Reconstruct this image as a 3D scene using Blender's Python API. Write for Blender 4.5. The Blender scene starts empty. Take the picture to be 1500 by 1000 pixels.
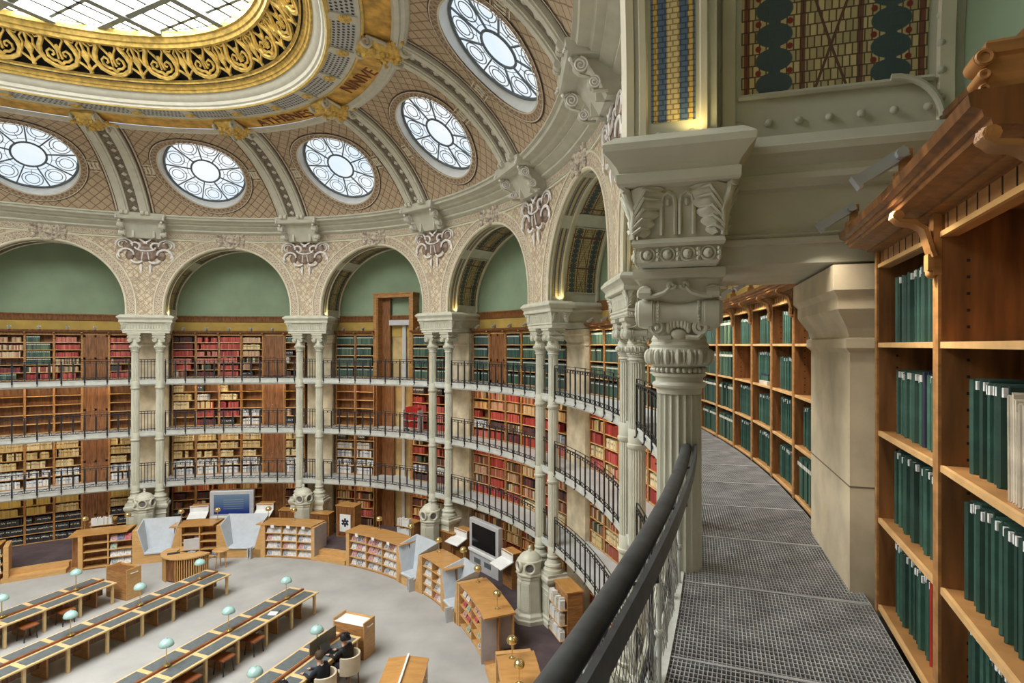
import bpy, math, random
from mathutils import Vector, Matrix

# ------------------------------------------------------------------ camera, world, exposure
scene = bpy.context.scene
ZE = 9.2                      # eye height above the reading-room floor
cam_d = bpy.data.cameras.new('camera')
cam = bpy.data.objects.new('camera', cam_d)
scene.collection.objects.link(cam)
cam.location = (0, 0, ZE)
cam.rotation_euler = (math.pi / 2, 0, 0)
cam_d.sensor_width = 36
cam_d.lens = 848.18 * 36 / 1500
cam_d.shift_y = 5 / 1500
cam_d.clip_start = 0.02
cam_d.clip_end = 200
scene.camera = cam
world = bpy.data.worlds.new('sky')
scene.world = world
world.use_nodes = True
world.node_tree.nodes['Background'].inputs[0].default_value = (0.72, 0.85, 1.0, 1)
world.node_tree.nodes['Background'].inputs[1].default_value = 1.0
scene.view_settings.view_transform = 'Standard'
scene.view_settings.look = 'None'
scene.view_settings.gamma = 1
scene.view_settings.use_curve_mapping = False
scene.view_settings.exposure = 0.35
SKYLIGHT = 15.0                # daylight coming through the milky skylight glass
ROUNDWIN = .80                # daylight in the round dome windows
LAMP = 1.0
rnd = random.Random(7)

# ------------------------------------------------------------------ the oval plan
A, B, CX, CY, TH, PH = 20.7372, 16.1759, -14.7527, 7.8321, 1.1017037, 12.617562
_n = 4000
_ts = [2 * math.pi * i / _n for i in range(_n + 1)]
_ss = [0.0]
for i in range(_n):
    _ss.append(_ss[-1] + math.hypot(A * (math.cos(_ts[i + 1]) - math.cos(_ts[i])), B * (math.sin(_ts[i + 1]) - math.sin(_ts[i]))))
LTOT = _ss[-1]
WB = LTOT / 16                # one bay along the column line
CT, ST = math.cos(TH), math.sin(TH)
import bisect
def t_of(u):
    k = (u + PH) / 16
    w = math.floor(k)
    s = (k - w) * LTOT
    j = min(max(bisect.bisect_right(_ss, s) - 1, 0), _n - 1)
    fr = (s - _ss[j]) / (_ss[j + 1] - _ss[j])
    return _ts[j] + fr * (_ts[j + 1] - _ts[j])
def Pt(t, d, h):
    x = (A - d) * math.cos(t); y = (B - d) * math.sin(t)
    return Vector((CX + CT * x - ST * y, CY + ST * x + CT * y, ZE + h))
def P(u, d, h):
    return Pt(t_of(u), d, h)
def TN(u):
    t = t_of(u)
    x = -A * math.sin(t); y = B * math.cos(t)
    v = Vector((CT * x - ST * y, ST * x + CT * y, 0)).normalized()
    return v, Vector((-v.y, v.x, 0))
def frame(u, d=0.0, h=0.0, yaw=0.0):
    T, N = TN(u)
    o = P(u, 0, h) + N * d
    M = Matrix(((T.x, N.x, 0, o.x), (T.y, N.y, 0, o.y), (0, 0, 1, o.z), (0, 0, 0, 1)))
    return M @ Matrix.Rotation(yaw, 4, 'Z') if yaw else M
def at(x, y, z=0.0, ang=0.0):
    return Matrix.Translation((x, y, z)) @ Matrix.Rotation(ang, 4, 'Z')
def lin(a, b, n):
    return [a + (b - a) * i / (n - 1) for i in range(n)]

# ------------------------------------------------------------------ mesh builder
class MB:
    def __init__(s):
        s.v = []; s.f = []; s.m = []; s.uv = []; s.has_uv = False
    def face(s, idx, mi=0, uv=None):
        s.f.append(tuple(idx)); s.m.append(mi); s.uv.append(uv)
        if uv: s.has_uv = True
    def add(s, pts):
        n = len(s.v); s.v.extend([tuple(p) for p in pts]); return n
    def quad(s, a, b, c, d, mi=0, uv=None):
        n = s.add((a, b, c, d)); s.face((n, n + 1, n + 2, n + 3), mi, uv)
    def hexa(s, p, mi=0):
        n = s.add(p)
        for q in ((3, 2, 1, 0), (4, 5, 6, 7), (0, 1, 5, 4), (1, 2, 6, 5), (2, 3, 7, 6), (3, 0, 4, 7)):
            s.face([n + i for i in q], mi)
        return s
    def box(s, x0, x1, y0, y1, z0, z1, mi=0, M=None):
        p = [(x0, y0, z0), (x1, y0, z0), (x1, y1, z0), (x0, y1, z0), (x0, y0, z1), (x1, y0, z1), (x1, y1, z1), (x0, y1, z1)]
        if M is not None: p = [M @ Vector(q) for q in p]
        return s.hexa(p, mi)
    def tiers(s, lst, mi=0, cx=0, cy=0, cap=True):
        """stack of rectangles (hx, hy, z) joined into one moulded block; hy may be (y0, y1)"""
        rings = []
        for hx, hy, z in lst:
            y0, y1 = (hy if isinstance(hy, tuple) else (-hy, hy))
            rings.append(s.add([(cx - hx, cy + y0, z), (cx + hx, cy + y0, z), (cx + hx, cy + y1, z), (cx - hx, cy + y1, z)]))
        for a, b in zip(rings, rings[1:]):
            for i in range(4):
                j = (i + 1) % 4
                s.face((a + i, a + j, b + j, b + i), mi)
        if cap:
            s.face((rings[0] + 3, rings[0] + 2, rings[0] + 1, rings[0]), mi)
            s.face([rings[-1] + i for i in range(4)], mi)
        return s
    def lathe(s, prof, n=24, c=(0, 0, 0), mi=0, mod=None, cap=True, a0=0.0, sx=1, sy=1, M=None):
        rings = []
        for r, z in prof:
            pts = []
            for i in range(n):
                a = a0 + 2 * math.pi * i / n
                rr = r + (mod(a, z) if mod else 0)
                q = Vector((c[0] + rr * math.cos(a) * sx, c[1] + rr * math.sin(a) * sy, c[2] + z))
                pts.append(M @ q if M is not None else q)
            rings.append(s.add(pts))
        for a, b in zip(rings, rings[1:]):
            for i in range(n):
                j = (i + 1) % n
                s.face((a + i, a + j, b + j, b + i), mi)
        if cap:
            s.face([rings[0] + n - 1 - i for i in range(n)], mi)
            s.face([rings[-1] + i for i in range(n)], mi)
        return s
    def ball(s, c, r, n=8, k=5, mi=0, sc=(1, 1, 1), M=None):
        prof = []
        top = s.v
        rings = []
        for j in range(1, k):
            ph = math.pi * j / k
            pts = []
            for i in range(n):
                a = 2 * math.pi * i / n
                q = Vector((c[0] + r * sc[0] * math.sin(ph) * math.cos(a), c[1] + r * sc[1] * math.sin(ph) * math.sin(a), c[2] - r * sc[2] * math.cos(ph)))
                pts.append(M @ q if M is not None else q)
            rings.append(s.add(pts))
        lo = Vector((c[0], c[1], c[2] - r * sc[2])); hi = Vector((c[0], c[1], c[2] + r * sc[2]))
        if M is not None: lo = M @ lo; hi = M @ hi
        a = s.add([lo]); b = s.add([hi])
        for i in range(n):
            j = (i + 1) % n
            s.face((a, rings[0] + j, rings[0] + i), mi)
            s.face((b, rings[-1] + i, rings[-1] + j), mi)
            for p, q in zip(rings, rings[1:]):
                s.face((p + i, p + j, q + j, q + i), mi)
        return s
    def tube(s, pts, r, n=6, closed=False, mi=0, flat=1.0, cap=True):
        pts = [Vector(p) for p in pts]
        m = len(pts); rings = []
        up = None
        for i in range(m):
            a = pts[(i - 1) % m] if (closed or i > 0) else pts[0]
            b = pts[(i + 1) % m] if (closed or i < m - 1) else pts[-1]
            d = (b - a)
            d = d.normalized() if d.length > 1e-9 else Vector((0, 0, 1))
            if up is None:
                up = Vector((0, 0, 1)) if abs(d.z) < .9 else Vector((1, 0, 0))
            x = d.cross(up)
            if x.length < 1e-6: x = d.cross(Vector((1, .3, 0)))
            x.normalize(); y = x.cross(d).normalized(); up = y
            rr = r[i] if isinstance(r, (list, tuple)) else r
            rings.append(s.add([pts[i] + x * (rr * math.cos(2 * math.pi * k / n)) + y * (rr * flat * math.sin(2 * math.pi * k / n)) for k in range(n)]))
        seq = list(zip(rings, rings[1:])) + ([(rings[-1], rings[0])] if closed else [])
        for a, b in seq:
            for k in range(n):
                j = (k + 1) % n
                s.face((a + k, b + k, b + j, a + j), mi)
        if cap and not closed:
            s.face([rings[0] + k for k in range(n)], mi)
            s.face([rings[-1] + n - 1 - k for k in range(n)], mi)
        return s
    def grid(s, fn, us, vs, mi=0, uvf=None, flip=False):
        n0 = len(s.v); nv = len(vs)
        for u in us:
            for v in vs: s.v.append(tuple(fn(u, v)))
        for i in range(len(us) - 1):
            for j in range(nv - 1):
                q = [n0 + i * nv + j, n0 + (i + 1) * nv + j, n0 + (i + 1) * nv + j + 1, n0 + i * nv + j + 1]
                uv = [uvf(us[i], vs[j]), uvf(us[i + 1], vs[j]), uvf(us[i + 1], vs[j + 1]), uvf(us[i], vs[j + 1])] if uvf else None
                if flip:
                    q = q[::-1]; uv = uv[::-1] if uv else None
                s.face(q, mi, uv)
        return s
    def ribbon(s, pts, w, fn, lift=.02, mi=0, base=0.0):
        """raised flat ribbon along 2-D points, mapped to space by fn(a, b, lift)"""
        L = []; m = len(pts)
        for i in range(m):
            a = pts[max(i - 1, 0)]; b = pts[min(i + 1, m - 1)]
            dx, dy = b[0] - a[0], b[1] - a[1]; q = math.hypot(dx, dy) or 1
            ww = (w[i] if isinstance(w, (list, tuple)) else w) / 2
            nx, ny = -dy / q * ww, dx / q * ww
            p = pts[i]
            L.append(s.add([fn(p[0] - nx, p[1] - ny, base), fn(p[0] - nx * .6, p[1] - ny * .6, lift), fn(p[0] + nx * .6, p[1] + ny * .6, lift), fn(p[0] + nx, p[1] + ny, base)]))
        for a, b in zip(L, L[1:]):
            for k in range(3): s.face((a + k, b + k, b + k + 1, a + k + 1), mi)
        return s
    def mesh(s, name, mats, smooth=False, ang=38):
        me = bpy.data.meshes.new(name)
        me.from_pydata(s.v, [], s.f)
        if not isinstance(mats, (list, tuple)): mats = [mats]
        for m in mats: me.materials.append(m)
        if len(mats) > 1: me.polygons.foreach_set('material_index', s.m)
        if s.has_uv:
            lay = me.uv_layers.new(name='UVMap')
            flat = []
            for f, uv in zip(s.f, s.uv):
                for k in range(len(f)):
                    flat.extend(uv[k] if uv else (0, 0))
            lay.data.foreach_set('uv', flat)
        if smooth:
            me.polygons.foreach_set('use_smooth', [True] * len(me.polygons))
            me.set_sharp_from_angle(angle=math.radians(ang))
        me.update()
        return me

WM = {}
IDM = Matrix.Identity(4)
COL = scene.collection
def add(name, me, parent=None, M=None):
    o = bpy.data.objects.new(name, me)
    M = M.copy() if M is not None else IDM.copy()
    if parent is not None:
        o.parent = parent
        o.matrix_parent_inverse = WM[parent.name].inverted()
    o.matrix_basis = M
    COL.objects.link(o)
    WM[o.name] = M
    return o
def tag(o, label, cat=None, group=None, kind=None):
    o['label'] = label
    if cat: o['category'] = cat
    if group: o['group'] = group
    if kind: o['kind'] = kind
    return o
def thing(name, label, cat, M=None, group=None):
    return tag(add(name, None, None, M), label, cat, group)
def struct(name, me, label, M=None):
    return tag(add(name, me, None, M), label, None, None, 'structure')
_cache = {}
def cached(key, fn):
    if key not in _cache: _cache[key] = fn()
    return _cache[key]
def bevel_box(key, x0, x1, y0, y1, z0, z1, mat, b=.008):
    """box with chamfered vertical edges and top"""
    def mk():
        m = MB()
        m.tiers([((x1 - x0) / 2 - b, (y1 - y0) / 2 - b, z0), ((x1 - x0) / 2, (y1 - y0) / 2, z0 + b), ((x1 - x0) / 2, (y1 - y0) / 2, z1 - b), ((x1 - x0) / 2 - b, (y1 - y0) / 2 - b, z1)], cx=(x0 + x1) / 2, cy=(y0 + y1) / 2)
        return m.mesh(key, mat)
    return cached(key, mk)
ORD = ['first', 'second', 'third', 'fourth', 'fifth', 'sixth', 'seventh', 'eighth', 'ninth', 'tenth', 'eleventh', 'twelfth', 'thirteenth', 'fourteenth', 'fifteenth', 'sixteenth', 'seventeenth', 'eighteenth', 'nineteenth', 'twentieth']

# ------------------------------------------------------------------ materials
def newmat(name):
    m = bpy.data.materials.new(name); m.use_nodes = True
    nt = m.node_tree
    return m, nt, nt.nodes['Principled BSDF']
def N_(nt, typ, **kw):
    n = nt.nodes.new(typ)
    for k, v in kw.items(): setattr(n, k, v)
    return n
def lnk(nt, a, b): nt.links.new(a, b)
def rgb(c): return (c[0], c[1], c[2], 1)
def mat(name, col, rough=.6, metal=0.0, var=.12, scale=4.0, bump=0.0, bscale=40.0, stretch=None, col2=None, spec=None, randobj=0.0, em=0.0):
    m, nt, b = newmat(name)
    tc = N_(nt, 'ShaderNodeTexCoord')
    mp = N_(nt, 'ShaderNodeMapping')
    lnk(nt, tc.outputs['Object'], mp.inputs[0])
    if stretch: mp.inputs['Scale'].default_value = stretch
    nz = N_(nt, 'ShaderNodeTexNoise'); nz.inputs['Scale'].default_value = scale; nz.inputs['Detail'].default_value = 5
    lnk(nt, mp.outputs[0], nz.inputs['Vector'])
    mx = N_(nt, 'ShaderNodeMix', data_type='RGBA')
    c2 = col2 or tuple(max(0, c * (1 - 2 * var)) for c in col)
    c1 = col if col2 else tuple(min(1, c * (1 + var)) for c in col)
    mx.inputs['A'].default_value = rgb(c1); mx.inputs['B'].default_value = rgb(c2)
    rp = N_(nt, 'ShaderNodeMapRange'); rp.inputs['From Min'].default_value = .3; rp.inputs['From Max'].default_value = .72
    lnk(nt, nz.outputs['Fac'], rp.inputs['Value']); lnk(nt, rp.outputs[0], mx.inputs['Factor'])
    out = mx.outputs['Result']
    if randobj:
        oi = N_(nt, 'ShaderNodeObjectInfo'); hs = N_(nt, 'ShaderNodeHueSaturation')
        r2 = N_(nt, 'ShaderNodeMapRange'); r2.inputs['To Min'].default_value = 1 - randobj; r2.inputs['To Max'].default_value = 1 + randobj
        lnk(nt, oi.outputs['Random'], r2.inputs['Value']); lnk(nt, r2.outputs[0], hs.inputs['Value']); lnk(nt, out, hs.inputs['Color']); out = hs.outputs[0]
    lnk(nt, out, b.inputs['Base Color'])
    b.inputs['Roughness'].default_value = rough; b.inputs['Metallic'].default_value = metal
    if spec is not None: b.inputs['Specular IOR Level'].default_value = spec
    if bump:
        n2 = N_(nt, 'ShaderNodeTexNoise'); n2.inputs['Scale'].default_value = bscale; n2.inputs['Detail'].default_value = 3
        lnk(nt, mp.outputs[0], n2.inputs['Vector'])
        bp = N_(nt, 'ShaderNodeBump'); bp.inputs['Strength'].default_value = bump; bp.inputs['Distance'].default_value = .02
        lnk(nt, n2.outputs['Fac'], bp.inputs['Height']); lnk(nt, bp.outputs[0], b.inputs['Normal'])
    if em:
        lnk(nt, out, b.inputs['Emission Color']); b.inputs['Emission Strength'].default_value = em
    return m
def mth(nt, op, a, b=None, c=None):
    n = N_(nt, 'ShaderNodeMath', operation=op)
    for i, x in enumerate((a, b, c)):
        if x is None: continue
        if isinstance(x, (int, float)): n.inputs[i].default_value = x
        else: lnk(nt, x, n.inputs[i])
    return n.outputs[0]
def mixc(nt, f, a, b):
    n = N_(nt, 'ShaderNodeMix', data_type='RGBA')
    for k, x in (('Factor', f), ('A', a), ('B', b)):
        if isinstance(x, tuple): n.inputs[k].default_value = rgb(x)
        elif isinstance(x, (int, float)): n.inputs[k].default_value = x
        else: lnk(nt, x, n.inputs[k])
    return n.outputs['Result']
def uvsep(nt):
    tc = N_(nt, 'ShaderNodeUVMap'); sp = N_(nt, 'ShaderNodeSeparateXYZ')
    lnk(nt, tc.outputs[0], sp.inputs[0]); return tc.outputs[0], sp.outputs[0], sp.outputs[1]
def noise(nt, vec, scale, detail=4):
    n = N_(nt, 'ShaderNodeTexNoise'); n.inputs['Scale'].default_value = scale; n.inputs['Detail'].default_value = detail
    lnk(nt, vec, n.inputs['Vector']); return n.outputs['Fac']
def ramp01(nt, x, lo, hi):
    r = N_(nt, 'ShaderNodeMapRange'); r.inputs['From Min'].default_value = lo; r.inputs['From Max'].default_value = hi
    lnk(nt, x, r.inputs['Value']); return r.outputs[0]
def lattice_mat(name, base, base2, line, cell, lw, rough=.7, dots=None, nscale=1.2, vine=0.0, vcol=(.3, .2, .14)):
    """ornamental tile field: diamond net with a dot in each diamond, over an uneven ground"""
    m, nt, b = newmat(name)
    vec, x, y = uvsep(nt)
    wob = noise(nt, vec, 5.0)
    xx = mth(nt, 'ADD', x, mth(nt, 'MULTIPLY', wob, cell * .18))
    p = mth(nt, 'DIVIDE', mth(nt, 'ADD', xx, y), cell); q = mth(nt, 'DIVIDE', mth(nt, 'SUBTRACT', xx, y), cell)
    fa = mth(nt, 'ABSOLUTE', mth(nt, 'SUBTRACT', mth(nt, 'FRACT', p), .5)); fb = mth(nt, 'ABSOLUTE', mth(nt, 'SUBTRACT', mth(nt, 'FRACT', q), .5))
    ln = ramp01(nt, mth(nt, 'MAXIMUM', fa, fb), .5 - lw, .5 - lw * .45)
    ground = mixc(nt, ramp01(nt, noise(nt, vec, nscale), .3, .7), base, base2)
    if dots:
        dd = mth(nt, 'SQRT', mth(nt, 'ADD', mth(nt, 'MULTIPLY', fa, fa), mth(nt, 'MULTIPLY', fb, fb)))
        ground = mixc(nt, mth(nt, 'SUBTRACT', 1.0, ramp01(nt, dd, .1, .19)), ground, dots)
    if vine:
        vn = noise(nt, vec, vine, 6)
        v2 = ramp01(nt, mth(nt, 'ABSOLUTE', mth(nt, 'SUBTRACT', vn, .5)), .05, .02)
        ground = mixc(nt, mth(nt, 'MULTIPLY', v2, .6), ground, vcol)
    col = mixc(nt, ln, ground, line)
    lnk(nt, col, b.inputs['Base Color']); b.inputs['Roughness'].default_value = rough
    bp = N_(nt, 'ShaderNodeBump'); bp.inputs['Strength'].default_value = .5; bp.inputs['Distance'].default_value = .02; bp.invert = True
    lnk(nt, ln, bp.inputs['Height']); lnk(nt, bp.outputs[0], b.inputs['Normal'])
    return m
def dots_mat(name, ground, dark, cx, cy, r0, r1, rough=.5):
    """plate with staggered round holes"""
    m, nt, b = newmat(name)
    vec, x, y = uvsep(nt)
    fy = mth(nt, 'DIVIDE', y, cy); row = mth(nt, 'FLOOR', fy)
    fx = mth(nt, 'ADD', mth(nt, 'DIVIDE', x, cx), mth(nt, 'MULTIPLY', mth(nt, 'MODULO', mth(nt, 'ABSOLUTE', row), 2.0), .5))
    a = mth(nt, 'SUBTRACT', mth(nt, 'FRACT', fx), .5); c = mth(nt, 'SUBTRACT', mth(nt, 'FRACT', fy), .5)
    d = mth(nt, 'SQRT', mth(nt, 'ADD', mth(nt, 'MULTIPLY', a, a), mth(nt, 'MULTIPLY', c, c)))
    lnk(nt, mixc(nt, ramp01(nt, d, r0, r1), dark, ground), b.inputs['Base Color']); b.inputs['Roughness'].default_value = rough
    return m
def mosaic_mat(name, tile, grout, tw, th_, stripes, flower=None):
    """glass tesserae; stripes = list of (centre, half width, colour) across the panel (uv x in metres)"""
    m, nt, b = newmat(name)
    vec, x, y = uvsep(nt)
    br = N_(nt, 'ShaderNodeTexBrick')
    lnk(nt, vec, br.inputs['Vector'])
    br.inputs['Scale'].default_value = 1; br.inputs['Brick Width'].default_value = tw; br.inputs['Row Height'].default_value = th_
    br.inputs['Mortar Size'].default_value = .0045; br.inputs['Mortar Smooth'].default_value = .1; br.inputs['Bias'].default_value = 0
    br.offset = 0.35
    br.inputs['Color1'].default_value = rgb(tile); br.inputs['Color2'].default_value = rgb(tuple(c * .62 for c in tile)); br.inputs['Mortar'].default_value = rgb(grout)
    col = br.outputs['Color']
    if flower:
        fx, px, py, fc, fd = flower
        for cx in fx:
            dx = mth(nt, 'ABSOLUTE', mth(nt, 'SUBTRACT', x, cx))
            ph = mth(nt, 'DIVIDE', y, py)
            fr = mth(nt, 'ABSOLUTE', mth(nt, 'SUBTRACT', mth(nt, 'FRACT', ph), .5))
            wid = mth(nt, 'MAXIMUM', mth(nt, 'MULTIPLY', mth(nt, 'SQRT', mth(nt, 'MAXIMUM', mth(nt, 'SUBTRACT', 1.0, mth(nt, 'MULTIPLY', mth(nt, 'MULTIPLY', fr, fr), 4.2)), 0.0)), px), px * .3)
            leaf = ramp01(nt, mth(nt, 'SUBTRACT', wid, dx), -.004, .004)
            col = mixc(nt, leaf, col, fc)
            bx = mth(nt, 'SUBTRACT', dx, px * .85); by = mth(nt, 'MULTIPLY', mth(nt, 'SUBTRACT', .5, fr), py)
            dd = mth(nt, 'SQRT', mth(nt, 'ADD', mth(nt, 'MULTIPLY', bx, bx), mth(nt, 'MULTIPLY', by, by)))
            col = mixc(nt, ramp01(nt, dd, .022, .016), col, fd)
    if flower:
        yy = mth(nt, 'ABSOLUTE', mth(nt, 'SUBTRACT', mth(nt, 'FRACT', mth(nt, 'DIVIDE', y, .95)), .5))
        ax = mth(nt, 'ABSOLUTE', x)
        dg = mth(nt, 'MULTIPLY', mth(nt, 'LESS_THAN', mth(nt, 'ABSOLUTE', mth(nt, 'SUBTRACT', mth(nt, 'MULTIPLY', yy, .34), ax)), .009), mth(nt, 'LESS_THAN', ax, .155))
        hb = mth(nt, 'MULTIPLY', mth(nt, 'GREATER_THAN', yy, .474), mth(nt, 'LESS_THAN', ax, .52))
        col = mixc(nt, mth(nt, 'MAXIMUM', dg, hb), col, (.12, .05, .035))
    for cx, hw, c in stripes:
        d = mth(nt, 'ABSOLUTE', mth(nt, 'SUBTRACT', x, cx))
        s = ramp01(nt, d, hw + .002, hw - .002)
        dark = mixc(nt, br.outputs['Fac'], c, tuple(k * .45 for k in c))
        col = mixc(nt, s, col, dark)
    lnk(nt, col, b.inputs['Base Color']); b.inputs['Roughness'].default_value = .35
    bp = N_(nt, 'ShaderNodeBump'); bp.inputs['Strength'].default_value = .4; bp.inputs['Distance'].default_value = .01; bp.invert = True
    lnk(nt, br.outputs['Fac'], bp.inputs['Height']); lnk(nt, bp.outputs[0], b.inputs['Normal'])
    return m
def emit_mat(name, c1, c2, strength, scale=.8):
    m = bpy.data.materials.new(name); m.use_nodes = True; nt = m.node_tree; nt.nodes.clear()
    o = N_(nt, 'ShaderNodeOutputMaterial'); e = N_(nt, 'ShaderNodeEmission')
    g = N_(nt, 'ShaderNodeNewGeometry')
    nz = noise(nt, g.outputs['Position'], scale, 3)
    lnk(nt, mixc(nt, ramp01(nt, nz, .35, .65), c1, c2), e.inputs[0]); e.inputs[1].default_value = strength
    lnk(nt, e.outputs[0], o.inputs[0]); return m

M_PAINT = mat('pale_green_paint', (.555, .55, .45), .5, var=.06, scale=3, bump=.05, bscale=25)
M_PAINT2 = mat('cream_paint', (.68, .63, .48), .55, var=.06, scale=3)
M_STONE = mat('limestone', (.76, .65, .46), .75, var=.16, scale=2.2, bump=.12, bscale=14)
M_SPAN = lattice_mat('spandrel_mosaic', (.66, .575, .42), (.58, .50, .36), (.38, .29, .185), .30, .08, dots=(.68, .58, .45), vine=3.0)
M_DOME = lattice_mat('dome_tiles', (.53, .41, .275), (.45, .345, .225), (.25, .165, .105), .42, .075, dots=(.48, .36, .235), nscale=2.0)
M_BORDER = lattice_mat('dome_border', (.36, .23, .15), (.28, .19, .12), (.48, .40, .28), .22, .12, dots=(.22, .08, .07))
M_ARCHB = lattice_mat('archivolt_ornament', (.64, .575, .44), (.54, .475, .36), (.42, .345, .245), .21, .06, dots=(.25, .09, .07), vine=7.0)
M_BROWN = mat('purple_brown_stripe', (.10, .055, .045), .6)
M_RIBMID = mat('rib_panel', (.20, .165, .12), .6, var=.3, scale=12)
M_GOLD = mat('gilding', (.80, .55, .15), .38, metal=.45, var=.2, scale=6, bump=.15, bscale=30)
M_GOLDP = mat('gold_paint', (.74, .54, .17), .5, metal=.25, var=.12, scale=5)
M_NAME = mat('gilded_name_band', (.72, .42, .09), .5, metal=.2, var=.25, scale=3)
M_LETTER = mat('lettering', (.20, .05, .02), .6)
M_DARK = mat('dark_void', (.012, .01, .008), .9)
M_GRILLE = dots_mat('pierced_grille', (.50, .51, .49), (.02, .02, .022), .15, .13, .26, .36)
M_GREY = mat('grey_moulding', (.62, .60, .50), .45, var=.05)
M_GREENW = mat('green_wall', (.235, .315, .205), .85, var=.05, scale=1.2)
M_MUSTARD = mat('mustard_wall', (.44, .30, .07), .8, var=.1, scale=1.5)
M_OAK = mat('oak', (.40, .195, .065), .42, var=.22, scale=3, stretch=(1, 1, 7), bump=.04, bscale=30)
M_OAKD = mat('dark_oak', (.22, .09, .028), .42, var=.28, scale=3, stretch=(6, 6, .8))
M_OAKB = mat('bookcase_back', (.30, .13, .042), .5, var=.3, scale=2.5, stretch=(5, 5, .7))
M_OAKL = mat('light_oak', (.58, .335, .125), .38, var=.08, scale=4, stretch=(1, 1, 6))
M_EDGE = mat('shelf_edge', (.66, .40, .17), .45, var=.12, scale=6)
M_TOPW = mat('polished_top', (.52, .27, .085), .2, var=.09, scale=2.5, stretch=(1, 3, 1))
M_TABLE = mat('pale_table_oak', (.70, .50, .24), .35, var=.08, scale=3)
M_DOORW = mat('door_wood', (.23, .095, .035), .4, var=.3, scale=3, stretch=(7, 7, .7))
M_CARPET = mat('grey_carpet', (.40, .395, .38), .95, var=.08, scale=.8, bump=.3, bscale=300)
M_PURPLE = mat('aubergine_carpet', (.085, .06, .065), .95, var=.2, scale=1.5, bump=.3, bscale=300)
M_IRON = mat('black_iron', (.014, .015, .018), .42, var=.1)
M_RAILG = mat('dark_painted_handrail', (.062, .066, .07), .5, var=.25, scale=12)
M_GRATE = mat('galvanised_grating', (.44, .44, .445), .5, metal=.2, var=.2, scale=5)
M_FASCIA = mat('pale_gallery_edge', (.57, .59, .55), .5, var=.08)
M_GLASSF = mat('glass_walkway', (.50, .55, .58), .3, var=.12, scale=1.0)
M_LEAD = mat('window_leading', (.13, .16, .18), .5)
M_LEADT = mat('window_tracery', (.20, .25, .27), .5)
M_BAR = mat('skylight_bars', (.28, .31, .28), .5)
M_SKY = emit_mat('skylight_glass', (1.0, .985, .94), (.97, .98, .97), SKYLIGHT)
M_WIN = emit_mat('milky_window_glass', (.78, .90, 1.0), (.95, .98, 1.0), ROUNDWIN, .55)
M_WHITE = mat('white_card', (.80, .80, .78), .6, var=.04)
M_BRASS = mat('brass', (.78, .60, .26), .22, metal=.9, var=.1)
M_OPAL = mat('opaline_shade', (.36, .56, .53), .15, var=.08)
M_SEAT = mat('seat_grey_blue', (.50, .54, .58), .5, var=.05)
M_LILAC = mat('lilac_grey_panel', (.42, .39, .40), .4, var=.05)
M_LEATHER = mat('grey_table_leather', (.115, .135, .14), .45, var=.12, scale=10)
M_SPINE = mat('red_table_spine', (.28, .09, .03), .4, var=.2)
M_PLAST = mat('silver_plastic', (.48, .48, .49), .35, var=.04)
M_SCREEN = mat('dark_screen', (.012, .013, .015), .12)
M_STEEL = mat('lamp_steel', (.50, .53, .58), .3, metal=.6, var=.1)
M_GREENB = mat('green_bookcloth', (.028, .085, .062), .62, var=.22, scale=9, randobj=.45)
M_NAVYB = mat('navy_bookcloth', (.02, .022, .05), .6, var=.2)
M_REDB = mat('red_bookcloth', (.42, .03, .02), .5, var=.15)
M_PAPER = mat('pale_pamphlet', (.56, .50, .40), .7, var=.2, scale=9, randobj=.2)
M_NET = mat('safety_net_wire', (.34, .34, .33), .5, metal=.5)
M_FRONTMOS = mosaic_mat('blue_gold_mosaic', (.72, .50, .16), (.18, .11, .04), .05, .035, [(.0, .035, (.70, .56, .28)), (-.07, .028, (.10, .16, .26)), (.07, .028, (.10, .16, .26)), (-.115, .009, (.62, .42, .12)), (.115, .009, (.62, .42, .12)), (-.15, .022, (.12, .17, .24)), (.15, .022, (.12, .17, .24))])
M_REARMOS = mosaic_mat('gold_flower_mosaic', (.62, .50, .26), (.10, .065, .03), .042, .07, [(-.515, .018, (.18, .06, .035)), (.515, .018, (.18, .06, .035)), (-.17, .017, (.15, .06, .04)), (.17, .017, (.15, .06, .04))], flower=([-.345, .345], .115, .15, (.05, .075, .085), (.20, .02, .015)))
def attr_mat(name, rough=.6):
    m, nt, b = newmat(name)
    a = N_(nt, 'ShaderNodeAttribute'); a.attribute_name = 'tint'
    lnk(nt, a.outputs['Color'], b.inputs['Base Color']); b.inputs['Roughness'].default_value = rough
    return m
M_BOOKS = attr_mat('bookcloth_many')

# ================================================================== THE SHELL
HF = [-8.85, -6.37, -3.98, -1.6]            # floors: platform and the three galleries (relative to the eye)
BAYS = list(range(-1, 7))                   # bays seen (or nearly); bay i lies between column pairs i and i+1
ALLB = list(range(-1, 15))
SEG = 12
def sweep(mb, us, prof, mi=0, flip=False):
    acc = [0.0]
    for a, b in zip(prof, prof[1:]): acc.append(acc[-1] + math.hypot(b[0] - a[0], b[1] - a[1]))
    mb.grid(lambda u, k: P(u, prof[k][0], prof[k][1]), us, list(range(len(prof))), mi, lambda u, k: (u * WB, acc[k]), flip)
    return mb
def us_of(a, b, n=None):
    return lin(a, b, (n or max(2, int(abs(b - a) * SEG))) + 1)
FULL = us_of(-1, 15)

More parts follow.
